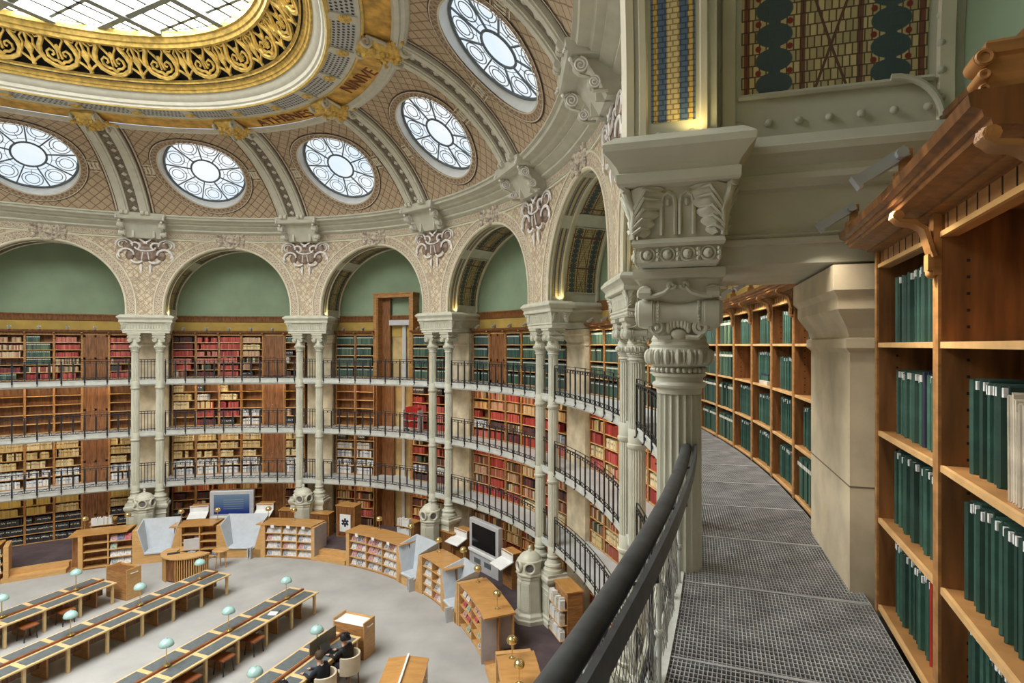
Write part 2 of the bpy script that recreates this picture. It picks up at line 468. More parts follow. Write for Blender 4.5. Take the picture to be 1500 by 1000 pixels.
# floors
m = MB()
ring = [Pt(2 * math.pi * i / 128, 2.12, -9.2) for i in range(128)]
c0 = m.add(ring); m.face([c0 + i for i in range(128)])
struct('floor', m.mesh('floor', M_CARPET), 'pale grey carpet of the sunken oval reading floor')
m = sweep(MB(), FULL, [(2.14, -9.2), (2.14, -8.87), (2.12, -8.85), (2.0, -8.85)])
struct('trim_1', m.mesh('platform_step', M_OAKL, True), 'light wooden step around the sunken reading floor')
m = sweep(MB(), FULL, [(2.02, -8.85), (-1.8, -8.85)])
struct('floor_platform', m.mesh('floor_platform', M_PURPLE), 'dark aubergine carpet on the raised walkway under the galleries')

# outer walls
m = sweep(MB(), FULL, [(-1.80, -9.2), (-1.80, .55)])
struct('wall_outer', m.mesh('wall_outer', M_STONE), 'stone outer wall behind the bookcases')
m = sweep(MB(), FULL, [(-1.72, 1.42), (-1.72, 5.4)])
struct('wall_lunettes', m.mesh('wall_lunettes', M_GREENW), 'sage green wall inside the arches')
m = sweep(MB(), FULL, [(-1.78, .4), (-1.70, .4), (-1.70, 1.14), (-1.72, 1.14)])
struct('wall_band', m.mesh('wall_band', M_MUSTARD), 'mustard yellow wall band above the top bookcases')
m = sweep(MB(), FULL, [(-1.72, 1.12), (-1.66, 1.14), (-1.64, 1.2), (-1.62, 1.36), (-1.58, 1.40), (-1.58, 1.44), (-1.74, 1.45)])
struct('trim_2', m.mesh('wall_rail', M_OAKD, True), 'dark wooden rail under the green wall')
m = sweep(MB(), FULL, [(-1.80, 5.3), (.35, 5.3)])
struct('ceiling_arcade', m.mesh('ceiling_arcade', M_PAINT2), 'cream ceiling closing the arcade above the arches')

# galleries
M_UNDER = mat('under_grating_shade', (.09, .09, .09), .8)  # dark sheet added to stand in for the shade below the grating
for k, hf in enumerate(HF[1:]):
    top = k == 2
    m = MB()
    us = us_of(1.0, 14.2) if top else FULL
    sweep(m, us, [(.02, hf), (-1.75, hf)], 1)
    sweep(m, FULL, [(-1.75, hf - .26), (-.06, hf - .26), (-.02, hf - .245), (-.02, hf - .215), (.02, hf - .20), (.025, hf - .035), (.045, hf - .03), (.045, hf + .005), (.0, hf + .01)], 0)
    if top: sweep(m, us_of(-1.8, 1.0), [(.0, hf - .14), (-1.75, hf - .14)], 2)
    o = struct('floor_gallery', m.mesh('gallery', [M_FASCIA, M_GLASSF, M_UNDER], True), ['lowest', 'middle', 'top'][k] + ' gallery floor with a pale moulded edge')
    if top:
        GAL_TOP = o
# metal grating walked on by the photographer
def grating():
    m = MB(); L = .1385 * WB * 1.045; k = .055
    def sx(x, y): return x * (1 - (y + .55) * k)
    y0, y1 = -1.15, -.015
    n = 54
    def bar(x0, x1, ya, yb, z0, z1):
        p = []
        for z in (z0, z1):
            for x, y in ((x0, ya), (x1, ya), (x1, yb), (x0, yb)): p.append((sx(x, y), y, z))
        m.hexa(p)
    for i in range(n + 1):
        y = y0 + (y1 - y0) * i / n
        bar(-L / 2, L / 2, y - .002, y + .002, -.03, 0)
    c = 25
    for i in range(1, c):
        x = -L / 2 + L * i / c
        bar(x - .0028, x + .0028, y0, y1, -.012, .001)
    for x in (-L / 2 + .007, L / 2 - .007):
        bar(x - .007, x + .007, y0, y1, -.03, .004)
    return m.mesh('grating_panel', M_GRATE)
g = grating()
for i in range(13):
    uu = -.80 + .1385 * (i + .5)
    o = add('grating_panel', g, GAL_TOP, frame(uu, 0, HF[3]))
m = sweep(MB(), us_of(-.85, 1.0), [(-.045, HF[3] - .04), (-.045, HF[3] + .012), (.03, HF[3] + .012), (.045, HF[3] - .01)])
add('edge_angle', m.mesh('edge_angle', M_FASCIA), GAL_TOP)

# stone pilasters between the bookcases
def pilaster():
    m = MB()
    m.tiers([(.63, (-.70, 0), -8.85), (.63, (-.70, 0), -.05)])
    for z in (-.05,):
        m.tiers([(.63, (-.70, 0), z), (.66, (-.70, .03), z + .03), (.66, (-.70, .03), z + .09), (.635, (-.70, .005), z + .10), (.645, (-.70, .02), z + .16), (.71, (-.70, .08), z + .26), (.72, (-.70, .09), z + .28), (.72, (-.70, .09), z + .36), (.75, (-.70, .12), z + .40), (.75, (-.70, .12), z + .56)])
    return m.mesh('pilaster', M_STONE)
def pil_joint():
    m = MB()
    for z in (-.92,):
        m.box(-.634, .634, -.69, .004, z - .004, z + .004)
    return m.mesh('masonry_joint', mat('joint', (.22, .17, .11), .9))
PILM, PILJ = pilaster(), pil_joint()
ARCHN = {5: 'first', 4: 'second', 3: 'third', 2: 'fourth', 1: 'fifth', 0: 'sixth', -1: 'seventh', 6: 'hidden'}
PAIRN = {0: 'nearest the viewer', 1: 'second nearest the viewer', 2: 'by the dark screen', 3: 'third from left', 4: 'second from left', 5: 'farthest left in view', 6: 'past the left edge', -1: 'behind the viewer'}
for i in range(-1, 7):
    o = tag(add('pilaster', PILM, None, frame(i, -1.07)), 'beige limestone wall pilaster behind the column pair ' + PAIRN[i], 'pilaster', 'stone pilasters')
    add('masonry_joint', PILJ, o, frame(i, -1.07))

# ---------------------------------------------------------------- arcade
RA = 2.86; STILT = .32; SPR = 1.36
def arch_path(n=40):
    pts = [(-1.0, 0.0, SPR - SPR, 0)]
    out = []
    for z in (0.0, STILT * .5): out.append((-1.0, 0.0, SPR + z))
    for i in range(n + 1):
        a = math.pi * (1 - i / n)
        out.append((math.cos(a), math.sin(a), SPR + STILT))
    for z in (STILT * .5, 0.0): out.append((1.0, 0.0, SPR + z))
    return out
AP = arch_path()
APL = [0.0]
for a, b in zip(AP, AP[1:]):
    APL.append(APL[-1] + math.dist((RA * a[0], RA * a[1] + a[2]), (RA * b[0], RA * b[1] + b[2])))
def arch_pt(bay, k, r, d):
    cx, cz, z0 = AP[k]
    return P(bay + .5 + r * cx / WB, d, z0 + r * cz)
def arch_sweep(mb, bay, prof, mi=0, k0=0, k1=None, uvw=None, flip=False):
    ks = list(range(k0, (k1 if k1 is not None else len(AP) - 1) + 1))
    acc = [0.0]
    for a, b in zip(prof, prof[1:]): acc.append(acc[-1] + math.hypot(b[0] - a[0], b[1] - a[1]))
    off = acc[-1] / 2
    mb.grid(lambda k, j: arch_pt(bay, k, prof[j][0], prof[j][1]), ks, list(range(len(prof))), mi, lambda k, j: (acc[j] - off, APL[k]), flip)
    return mb
WALLM = [M_SPAN, M_PAINT2, M_PAINT]
def arcade(bay, detail):
    m = MB()
    ss = sorted(set([-.5 * WB, .5 * WB, -RA - .001, RA + .001] + lin(-.5 * WB, .5 * WB, 17) + [RA * math.cos(math.pi * i / 40) for i in range(41)]))
    def low(s):
        return SPR + STILT + math.sqrt(RA * RA - s * s) if abs(s) < RA else SPR
    n0 = None
    for s0, s1 in zip(ss, ss[1:]):
        z0, z1 = low(s0), low(s1)
        if abs(s0) > RA and abs(s1) <= RA: z0, z1 = SPR, SPR + (0 if abs(s1) < RA else 0)
        q = [P(bay + .5 + s0 / WB, .31, z0), P(bay + .5 + s1 / WB, .31, z1), P(bay + .5 + s1 / WB, .31, 5.3), P(bay + .5 + s0 / WB, .31, 5.3)]
        m.quad(*q, mi=0, uv=[(s0, z0), (s1, z1), (s1, 5.3), (s0, 5.3)])
    R2 = RA + .16
    arch_sweep(m, bay, [(RA, .31), (RA, -.26)], 2)
    arch_sweep(m, bay, [(RA, -.26), (R2, -.26)], 2)
    arch_sweep(m, bay, [(R2, -.26), (R2, -1.74)], 2)
    o = struct('wall_arcade', m.mesh('arcade', WALLM), ARCHN.get(bay, 'unseen') + ' arch from the left with patterned mosaic spandrels and painted soffit')
    mm = MB()
    arch_sweep(mm, bay, [(RA - .015, .28), (RA - .02, .33), (RA + .02, .37), (RA + .07, .37), (RA + .08, .335)], 0)
    arch_sweep(mm, bay, [(RA + .40, .31), (RA + .40, .36), (RA + .45, .37), (RA + .47, .31)], 0)
    add('arch_moulding', mm.mesh('arch_moulding', M_PAINT2, True), o)
    mm = MB()
    arch_sweep(mm, bay, [(RA + .08, .33), (RA + .40, .33)], 0)
    add('archivolt', mm.mesh('archivolt', M_ARCHB), o)
    if not detail: return o
    # soffit: ribbed front order, mosaic strips and panels behind
    mm = MB()
    for d0 in (.22, -.18):
        arch_sweep(mm, bay, [(RA - .0, d0 + .03), (RA - .025, d0 + .02), (RA - .025, d0 - .02), (RA, d0 - .03)], 0)
    for d0 in (-.34, -1.62):
        arch_sweep(mm, bay, [(R2, d0 + .05), (R2 - .03, d0 + .04), (R2 - .03, d0 - .04), (R2, d0 - .05)], 0)
    add('soffit_moulding', mm.mesh('soffit_moulding', M_PAINT2, True), o)
    n = len(AP)
    spans = [(2, 11), (13, 21), (23, 31), (33, 42)]
    for a, b in spans:
        mm = MB(); arch_sweep(mm, bay, [(RA - .006, .165), (RA - .006, -.165 + .04)], 0, a - (a == 2), b + (b == 42))
        add('mosaic_strip', mm.mesh('mosaic_strip', M_FRONTMOS), o)
        mm = MB(); arch_sweep(mm, bay, [(R2 - .006, -.42), (R2 - .006, -1.52)], 0, a, b)
        add('mosaic_panel', mm.mesh('mosaic_panel', M_REARMOS), o)
        mm = MB()
        for kk in (a, b):
            w0 = .3
            p = [arch_pt(bay, kk, R2 - .02, -.40), arch_pt(bay, kk, R2 - .02, -1.55)]
            mm.tube(p, .022, 6)
        add('panel_border', mm.mesh('panel_border', M_PAINT), o)
    # crown medallion
    F = frame(bay + .5, .31)
    def med():
        q = MB(); R = Matrix.Rotation(-math.pi / 2, 4, 'X')
        q.lathe([(.42, 0), (.44, .04), (.40, .08), (.35, .06), (.33, .03), (.2, .03), (.18, .07), (.12, .10), (.0001, .13)], 28, M=R)
        for i in range(8):
            a = i * math.pi / 4
            q.ball((.265 * math.cos(a), .05, .265 * math.sin(a)), .05, 6, 4)
        for s in (-1, 1):
            for dz in (-.25, 0, .25):
                q.ball((s * (.56 - abs(dz) * .15), .03, dz), .13, 8, 5, sc=(.9, .5, 1))
        return q.mesh('medallion', M_MED, True)
    add('medallion', cached('med', med), o, F @ Matrix.Translation((0, .03, 4.93)))
    return o
M_MED = mat('medallion_ceramic', (.58, .50, .40), .5, var=.35, scale=9)
ARC = {}
for b in ALLB:
    ARC[b] = arcade(b, -1 <= b <= 5)

# rivets and plate on the arch reveal beside the viewer
def rivet_mesh():
    q = MB(); q.lathe([(.027, 0), (.025, .010), (.016, .019), (.001, .023)], 12)
    return q.mesh('rivet', M_PAINT, True)
RIV = rivet_mesh()
R2 = RA + .16
def reveal_M(h, d, x=-(WB / 2 - RA)):          # on the pier-0 reveal that faces the viewer
    F = frame(0, 0, 0)
    return F @ Matrix.Translation((x, d, h)) @ Matrix.Rotation(-math.pi / 2, 4, 'Y')
for k in range(7):
    add('rivet', RIV, ARC[-1], reveal_M(1.50, -.40 - .185 * k, -(WB / 2 - R2)))
for k in range(9):
    add('rivet', RIV, ARC[-1], reveal_M(1.55 + .17 * k, -1.58, -(WB / 2 - R2)))
    add('rivet', RIV, ARC[-1], reveal_M(1.50 + .13 * k, -.30, -(WB / 2 - R2) - .002))
for k in range(5):
    add('rivet', RIV, ARC[-1], reveal_M(1.43, .24 - .11 * k))
q = MB(); F = frame(0)
q.tube([F @ Vector((-(WB / 2 - R2) - .03, -1.30 - .28 * math.sin(a), 1.40 + .30 * (math.cos(a)))) for a in lin(0, 1.5, 10)], .022, 8)
add('conduit_pipe', q.mesh('conduit_pipe', M_PAINT, True), ARC[-1])

# main cornice ring
prof = [(.30, 4.90), (.345, 4.92), (.345, 5.16), (.40, 5.18), (.52, 5.24), (.52, 5.31), (.60, 5.33), (.72, 5.42), (.78, 5.44), (.78, 5.50), (.95, 5.53), (1.0, 5.60), (1.22, 5.63), (1.25, 5.70), (1.34, 5.73), (1.34, 5.79), (1.1, 5.84)]
NR = 224
def tsweep(mb, prof, mi=0, n=NR, t0=0, t1=2 * math.pi):
    acc = [0.0]
    for a, b in zip(prof, prof[1:]): acc.append(acc[-1] + math.hypot(b[0] - a[0], b[1] - a[1]))
    rr = (A + B) / 2 - prof[0][0]
    mb.grid(lambda t, k: Pt(t, prof[k][0], prof[k][1]), lin(t0, t1, n + 1), list(range(len(prof))), mi, lambda t, k: (t * rr, acc[k]))
    return mb
m = tsweep(MB(), prof)
CORN = struct('trim_3', m.mesh('main_cornice', M_PAINT, True, 25), 'main moulded cornice ring below the dome')
m = tsweep(MB(), [(.352, 4.95), (.352, 5.15)])
add('cornice_frieze', m.mesh('cornice_frieze', M_ARCHB), CORN)
m = tsweep(MB(), [(.32, 4.80), (.36, 4.82), (.36, 4.87), (.32, 4.89)])
add('frieze_moulding', m.mesh('frieze_moulding', M_PAINT2), CORN)

# ---------------------------------------------------------------- dome
def circ3(p, q, r):
    ax, ay = p; bx, by = q; cx, cy = r
    D = 2 * (ax * (by - cy) + bx * (cy - ay) + cx * (ay - by))
    ux = ((ax * ax + ay * ay) * (by - cy) + (bx * bx + by * by) * (cy - ay) + (cx * cx + cy * cy) * (ay - by)) / D
    uy = ((ax * ax + ay * ay) * (cx - bx) + (bx * bx + by * by) * (ax - cx) + (cx * cx + cy * cy) * (bx - ax)) / D
    return ux, uy, math.hypot(ax - ux, ay - uy)
DC = circ3((1.32, 5.78), (2.7, 7.35), (4.9, 8.42))
_a0 = math.atan2(5.78 - DC[1], 1.32 - DC[0]); _a1 = math.atan2(8.42 - DC[1], 4.9 - DC[0]); _aw = math.atan2(7.35 - DC[1], 2.7 - DC[0])
if _a0 < 0: _a0 += 2 * math.pi
if _a1 < 0: _a1 += 2 * math.pi
if _aw < 0: _aw += 2 * math.pi
VL = abs(_a1 - _a0) * DC[2]; VC = abs(_aw - _a0) * DC[2]
def prof_dh(v, lift=0.0):
    a = _a0 + (_a1 - _a0) * v / VL
    r = DC[2] - lift
    return DC[0] + r * math.cos(a), DC[1] + r * math.sin(a)
_wc = {}
def Wd(u0, d):
    if u0 not in _wc:
        w = [(P(u0 + .5, dd, 0) - P(u0 - .5, dd, 0)).length for dd in (0.0, 5.0)]
        _wc[u0] = w
    w = _wc[u0]
    return w[0] + (w[1] - w[0]) * d / 5.0
def surf(u0, x, v, lift=0.0):
    d, h = prof_dh(v, lift)
    return P(u0 + x / Wd(u0, d), d, h)
RH = 1.65
def dome_bay(b, mb):
    um = b + .5
    def rmax(c, s):
        lo, hi = RH, 8.0
        for _ in range(30):
            mid = (lo + hi) / 2; x, v = mid * c, VC + mid * s
            ok = 0 <= v <= VL
            if ok:
                d, h = prof_dh(v); ok = abs(x) <= Wd(um, d) / 2
            lo, hi = (mid, hi) if ok else (lo, mid)
        return lo
    angs = [2 * math.pi * i / 72 for i in range(72)]
    for v in (0, VL):
        d, h = prof_dh(v); w = Wd(um, d) / 2
        for sx in (-1, 1): angs.append(math.atan2(v - VC, sx * w) % (2 * math.pi))
    angs = sorted(set(angs)); angs.append(angs[0] + 2 * math.pi)
    K = 6; idx = []
    def coord(a, k):
        c, s = math.cos(a), math.sin(a); r1 = rmax(c, s); r = RH + (r1 - RH) * k / K
        return r * c, VC + r * s
    table = {}
    for i, a in enumerate(angs):
        for k in range(K + 1): table[i, k] = coord(a, k)
    mb.grid(lambda i, k: surf(um, *table[i, k]), list(range(len(angs))), list(range(K + 1)), 0, lambda i, k: table[i, k])
m = MB()
for b in ALLB: dome_bay(b, m)
DOME = struct('ceiling', m.mesh('dome', M_DOME, True, 60), 'coved dome covered with brown diamond tiles between stone ribs')

def win_matrix(um):
    o = surf(um, 0, VC, -.20)
    y = (surf(um, 0, VC + .3) - surf(um, 0, VC - .3)).normalized()
    x = (surf(um, .3, VC) - surf(um, -.3, VC)).normalized()
    z = x.cross(y).normalized()
    inn = surf(um, 0, VC, .2) - surf(um, 0, VC)
    if z.dot(inn) < 0: x = -x; z = x.cross(y).normalized()
    y = z.cross(x)
    return Matrix(((x.x, y.x, z.x, o.x), (x.y, y.y, z.y, o.y), (x.z, y.z, z.z, o.z), (0, 0, 0, 1)))
RG = 1.58
NP = 9
def petal():
    q = MB(); n = 10; a0 = -math.pi / NP; us = lin(a0, -a0, n)
    q.grid(lambda a, r: (r * math.cos(a), r * math.sin(a), 0), us, [.55, 1.1, RG + .04])
    return q.mesh('pane', M_WIN)
def centre():
    q = MB(); k = q.add([(.56 * math.cos(2 * math.pi * i / 32), .56 * math.sin(2 * math.pi * i / 32), 0) for i in range(32)]); q.face([k + i for i in range(32)])
    return q.mesh('pane', M_WIN)
def spoke():
    q = MB(); q.box(.55, RG, -.022, .022, -.02, .04); return q.mesh('glazing_bar', M_LEAD)
def tracery():
    q = MB()
    for r, t in ((.34, .017), (.225, .015)):
        q.tube([(1.19 + r * math.cos(a), r * math.sin(a), .012) for a in lin(0, 2 * math.pi, 25)[:-1]], t, 4, True)
    q.tube([(.72 * math.cos(a), .72 * math.sin(a), .012) for a in lin(-.3, .3, 7)], .011, 4)
    q.tube([(.72, 0, .012), (.97, 0, .012)], .011, 4)
    return q.mesh('tracery', M_LEADT)
def winframe():
    q = MB()
    q.tube([(.56 * math.cos(a), .56 * math.sin(a), .02) for a in lin(0, 2 * math.pi, 41)[:-1]], .04, 6, True)
    q.tube([(RG * math.cos(a), RG * math.sin(a), .02) for a in lin(0, 2 * math.pi, 73)[:-1]], .05, 6, True)
    return q.mesh('window_frame', M_LEAD, True)
WP, WC, WS, WT, WF = petal(), centre(), spoke(), tracery(), winframe()
wn = 0
for b in ALLB:
    um = b + .5; WMx = win_matrix(um); wn += 1
    vis = 0 <= b <= 6
    o = struct('window_%d' % wn, WF, 'round dome window with nine petal panes above the %s arch from the left' % ARCHN.get(b, 'unseen'), WMx)
    add('pane', WC, o, WMx)
    for i in range(NP):
        Mr = WMx @ Matrix.Rotation(math.pi / 2 + 2 * math.pi * (i + .5) / NP, 4, 'Z')
        add('pane', WP, o, Mr)
        if vis:
            add('tracery', WT, o, Mr)
            add('glazing_bar', WS, o, WMx @ Matrix.Rotation(math.pi / 2 + 2 * math.pi * i / NP, 4, 'Z'))
    # reveal from the dome opening back to the glass
    q = MB(); n = 72
    A1 = [surf(um, RH * math.cos(2 * math.pi * i / n), VC + RH * math.sin(2 * math.pi * i / n)) for i in range(n)]
    sgn = 1 if (WMx @ Vector((1, 0, 0)) - WMx @ Vector((0, 0, 0))).dot(surf(um, .5, VC) - surf(um, -.5, VC)) > 0 else -1
    B1 = [WMx @ Vector((sgn * (RG + .03) * math.cos(2 * math.pi * i / n), (RG + .03) * math.sin(2 * math.pi * i / n), 0)) for i in range(n)]
    a = q.add(A1); c = q.add(B1)
    for i in range(n):
        j = (i + 1) % n; q.face((a + i, a + j, c + j, c + i))
    add('reveal', q.mesh('reveal', M_WHITE, True), o)
    q = MB()
    def ann(r0, r1, lift, mi):
        q.grid(lambda i, r: surf(um, r * math.cos(2 * math.pi * i / n), VC + r * math.sin(2 * math.pi * i / n), lift), list(range(n + 1)), [r0, r1], mi, lambda i, r: (i * 2 * math.pi / n * 1.9, r))
    ann(1.63, 1.68, .05, 1); ann(1.68, 1.88, .03, 0); ann(1.88, 1.91, .045, 1); ann(1.91, 1.95, .02, 2)
    add('tile_border', q.mesh('tile_border', [M_BORDER, M_PAINT2, M_BROWN]), o)

# ribs, link panels
def strip(mb, u0, x0, x1, v0, v1, lift, mi=0, nv=14, skirt=True):
    vs = lin(v0, v1, nv)
    prof = [(x0, 0.0), (x0, lift), (x1, lift), (x1, 0.0)] if skirt else [(x0, lift), (x1, lift)]
    mb.grid(lambda v, k: surf(u0, prof[k][0], v, prof[k][1]), vs, list(range(len(prof))), mi, lambda v, k: (prof[k][0], v))
for i in range(-1, 15):
    near = 0 <= i <= 6
    for s in (-1, 1):
        q = MB(); strip(q, i, s * .20, s * .58, .02, VL, .13)
        strip(q, i, s * .28, s * .50, .02, VL, .17)
        add('rib', q.mesh('rib', M_GREY), DOME)
        q = MB(); strip(q, i, s * .59, s * .66, 0, VL, .015, 0, skirt=False); strip(q, i, s * .66, s * .70, 0, VL, .02, 1, skirt=False); strip(q, i, s * .73, s * .76, 0, VL, .012, 0, skirt=False)
        add('rib_stripe', q.mesh('rib_stripe', [M_BROWN, M_PAINT2]), DOME)
        if near:
            for b_, us_ in ((i if s > 0 else i - 1, s),):
                d, h = prof_dh(VC); w = Wd(i, d)
                q = MB(); x0 = .76; x1 = w / 2 - 1.93
                for (ya, yb, l, mi) in ((-.26, .26, .02, 0), (-.29, -.25, .035, 1), (.25, .29, .035, 1)):
                    strip(q, i, s * x0, s * x1, VC + ya, VC + yb, l, mi, 4, False)
                for k in range(3):
                    xa = x0 + (x1 - x0) * (k + .2) / 3; xb = x0 + (x1 - x0) * (k + .75) / 3
                    strip(q, i, s * xa, s * xb, VC - .17, VC - .09, .032, 1, 3, False); strip(q, i, s * xa, s * xb, VC + .09, VC + .17, .032, 1, 3, False)
                    strip(q, i, s * (xa + .03), s * (xa + .10), VC - .17, VC + .17, .032, 1, 3, False)
                add('link_panel', q.mesh('link_panel', [M_BROWN if False else M_BORDER, M_PAINT2]), DOME)
            q = MB()
            for dx in (.30, .48):
                c = surf(i, s * dx, .10, .16); t_, n_ = TN(i)
                q.tube([c - t_ * .07, c + t_ * .07], .10, 10)
            add('rib_foot', q.mesh('rib_foot', M_GREY, True), DOME)
    q = MB(); strip(q, i, -.21, .21, .02, VL, .05, 0, skirt=False)
    add('rib_panel', q.mesh('rib_panel', M_RIBMID), DOME)
    if near:
        nst = 11
        for k in range(nst):
            v = VL * (k + .6) / (nst + .4); q = MB(); w = .11; hh = .11
            pts = [surf(i, -w, v, .055), surf(i, 0, v - hh, .055), surf(i, w, v, .055), surf(i, 0, v + hh, .055)]
            a = q.add(pts + [surf(i, 0, v, .10)])
            for e in range(4): q.face((a + e, a + (e + 1) % 4, a + 4))
            add('stud', q.mesh('stud', M_GREY), DOME)

# upper ring
m = MB()
tsweep(m, [(4.80, 8.46), (4.86, 8.34), (4.96, 8.28), (5.06, 8.30), (5.10, 8.24), (5.22, 8.24), (5.30, 8.36)], 0)
tsweep(m, [(6.0, 8.46), (6.02, 8.42), (6.08, 8.42), (6.10, 8.46)], 1)
tsweep(m, [(6.10, 8.44), (6.22, 8.46)], 0)
tsweep(m, [(6.86, 8.46), (6.90, 8.42), (6.98, 8.40), (7.02, 8.45)], 1)
tsweep(m, [(7.02, 8.44), (7.04, 8.50), (7.10, 8.54), (7.14, 8.64), (7.24, 8.70), (7.34, 8.82), (7.36, 8.88)], 2)
tsweep(m, [(7.34, 8.86), (7.42, 8.84), (7.46, 8.92), (7.50, 8.92), (7.54, 9.00), (7.60, 9.02), (7.64, 9.12), (7.72, 9.16)], 3)
tsweep(m, [(7.66, 9.02), (7.60, 9.10), (7.60, 9.28), (8.32, 10.05), (8.46, 10.1)], 4)
tsweep(m, [(8.36, 9.98), (8.42, 9.86), (8.50, 9.88), (8.54, 9.98), (8.60, 10.0), (8.66, 10.12), (8.74, 10.14), (8.76, 10.30)], 3)
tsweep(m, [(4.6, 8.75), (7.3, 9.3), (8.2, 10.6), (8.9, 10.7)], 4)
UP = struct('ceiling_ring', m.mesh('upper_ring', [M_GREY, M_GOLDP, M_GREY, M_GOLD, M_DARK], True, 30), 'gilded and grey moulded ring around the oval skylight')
m = tsweep(MB(), [(5.28, 8.38), (6.02, 8.48)])
add('name_band', m.mesh('name_band', M_NAME), UP)
m = tsweep(MB(), [(6.22, 8.46), (6.86, 8.46)])
add('grille_band', m.mesh('grille_band', M_GRILLE), UP)
def frame_t(t, d, h):
    a = Pt(t, d, 0); b = Pt(t, d + .1, 0); y = (b - a).normalized(); x = Vector((y.y, -y.x, 0)); o = Pt(t, d, h)
    return Matrix(((x.x, y.x, 0, o.x), (x.y, y.y, 0, o.y), (x.z, y.z, 1, o.z), (0, 0, 0, 1)))
def divider():
    q = MB(); q.box(-.16, .16, .0, .70, -.03, .02)
    return q.mesh('grille_divider', M_GREY)
def rosette():
    q = MB()
    q.ball((0, 0, 0), .09, 8, 4, sc=(1, 1, .5))
    for i in range(8):
        a = i * math.pi / 4; q.ball((.12 * math.cos(a), .12 * math.sin(a), 0), .07, 6, 4, sc=(1, 1, .5))
    return q.mesh('rosette', M_GOLD, True)
DIV, ROS = divider(), rosette()
for k in range(40):
    t = t_of(k * 16 / 40 + .2)
    add('grille_divider', DIV, UP, frame_t(t, 6.20, 8.44)); add('rosette', ROS, UP, frame_t(t, 6.50, 8.40))
# gilded brackets where the ribs meet the ring
def spiral(cx, cz, r0, r1, turns, a0, n=26, s=1):
    return [(cx + s * (r0 + (r1 - r0) * i / n) * math.cos(a0 + turns * 2 * math.pi * i / n), cz + (r0 + (r1 - r0) * i / n) * math.sin(a0 + turns * 2 * math.pi * i / n)) for i in range(n + 1)]
def ringbracket():
    q = MB()
    q.tiers([(.34, (-.55, .75), .16), (.36, (-.60, .80), .05), (.30, (-.5, .70), -.02), (.24, (-.4, .6), -.10)], 1)
    for s in (-1, 1):
        q.tube([(s * .36, y, z) for y, z in spiral(-.42, -.02, .20, .03, 1.5, math.pi / 2)], .05, 6, mi=0)
        q.tube([(s * .36, y, z) for y, z in spiral(.68, -.02, .17, .03, 1.5, math.pi / 2)], .045, 6, mi=0)
        q.tube([(s * .36, -.42, .16), (s * .40, .0, .02), (s * .36, .68, .14)], .05, 6, mi=0)
    r = random.Random(3)
    for k in range(24):
        q.ball((r.uniform(-.22, .22), r.uniform(-.38, .6), -.10 + r.uniform(-.05, .03)), r.uniform(.06, .11), 6, 4, mi=1)
    for s in (-1, 1):
        for k in range(4): q.ball((s * (.42 + .11 * k), -.1 + .18 * math.sin(k * 1.3), -.02), .10 - .012 * k, 6, 4, mi=1)
    return q.mesh('ring_bracket', [M_GREY, M_GOLD], True)
RB = ringbracket()
for i in range(-1, 15):
    add('ring_bracket', RB, UP, frame_t(t_of(i), 5.35, 8.26))
# city names on the gilded band
def text_mesh(txt, size, ext=.006):
    cu = bpy.data.curves.new('txt', 'FONT'); cu.body = txt; cu.size = size; cu.extrude = ext; cu.align_x = 'CENTER'; cu.align_y = 'CENTER'
    ob = bpy.data.objects.new('txt', cu); COL.objects.link(ob)
    dg = bpy.context.evaluated_depsgraph_get(); dg.update()
    me = bpy.data.meshes.new_from_object(ob.evaluated_get(dg)); bpy.data.objects.remove(ob)
    return me
for nm, b in (('NINIVE', 2), ('ATHENES', 3)):
    me = text_mesh(nm, .62); me.materials.clear(); me.materials.append(M_LETTER); me.name = 'city_name'
    F = frame_t(t_of(b + .5), 5.66, 8.405)
    # read from below: x runs towards decreasing u, up points inwards
    R = Matrix(((-1, 0, 0, 0), (0, 1, 0, 0), (0, 0, -1, 0), (0, 0, 0, 1)))
    add('city_name', me, UP, F @ Matrix.Rotation(math.atan2(.10, .74), 4, 'X') @ R)
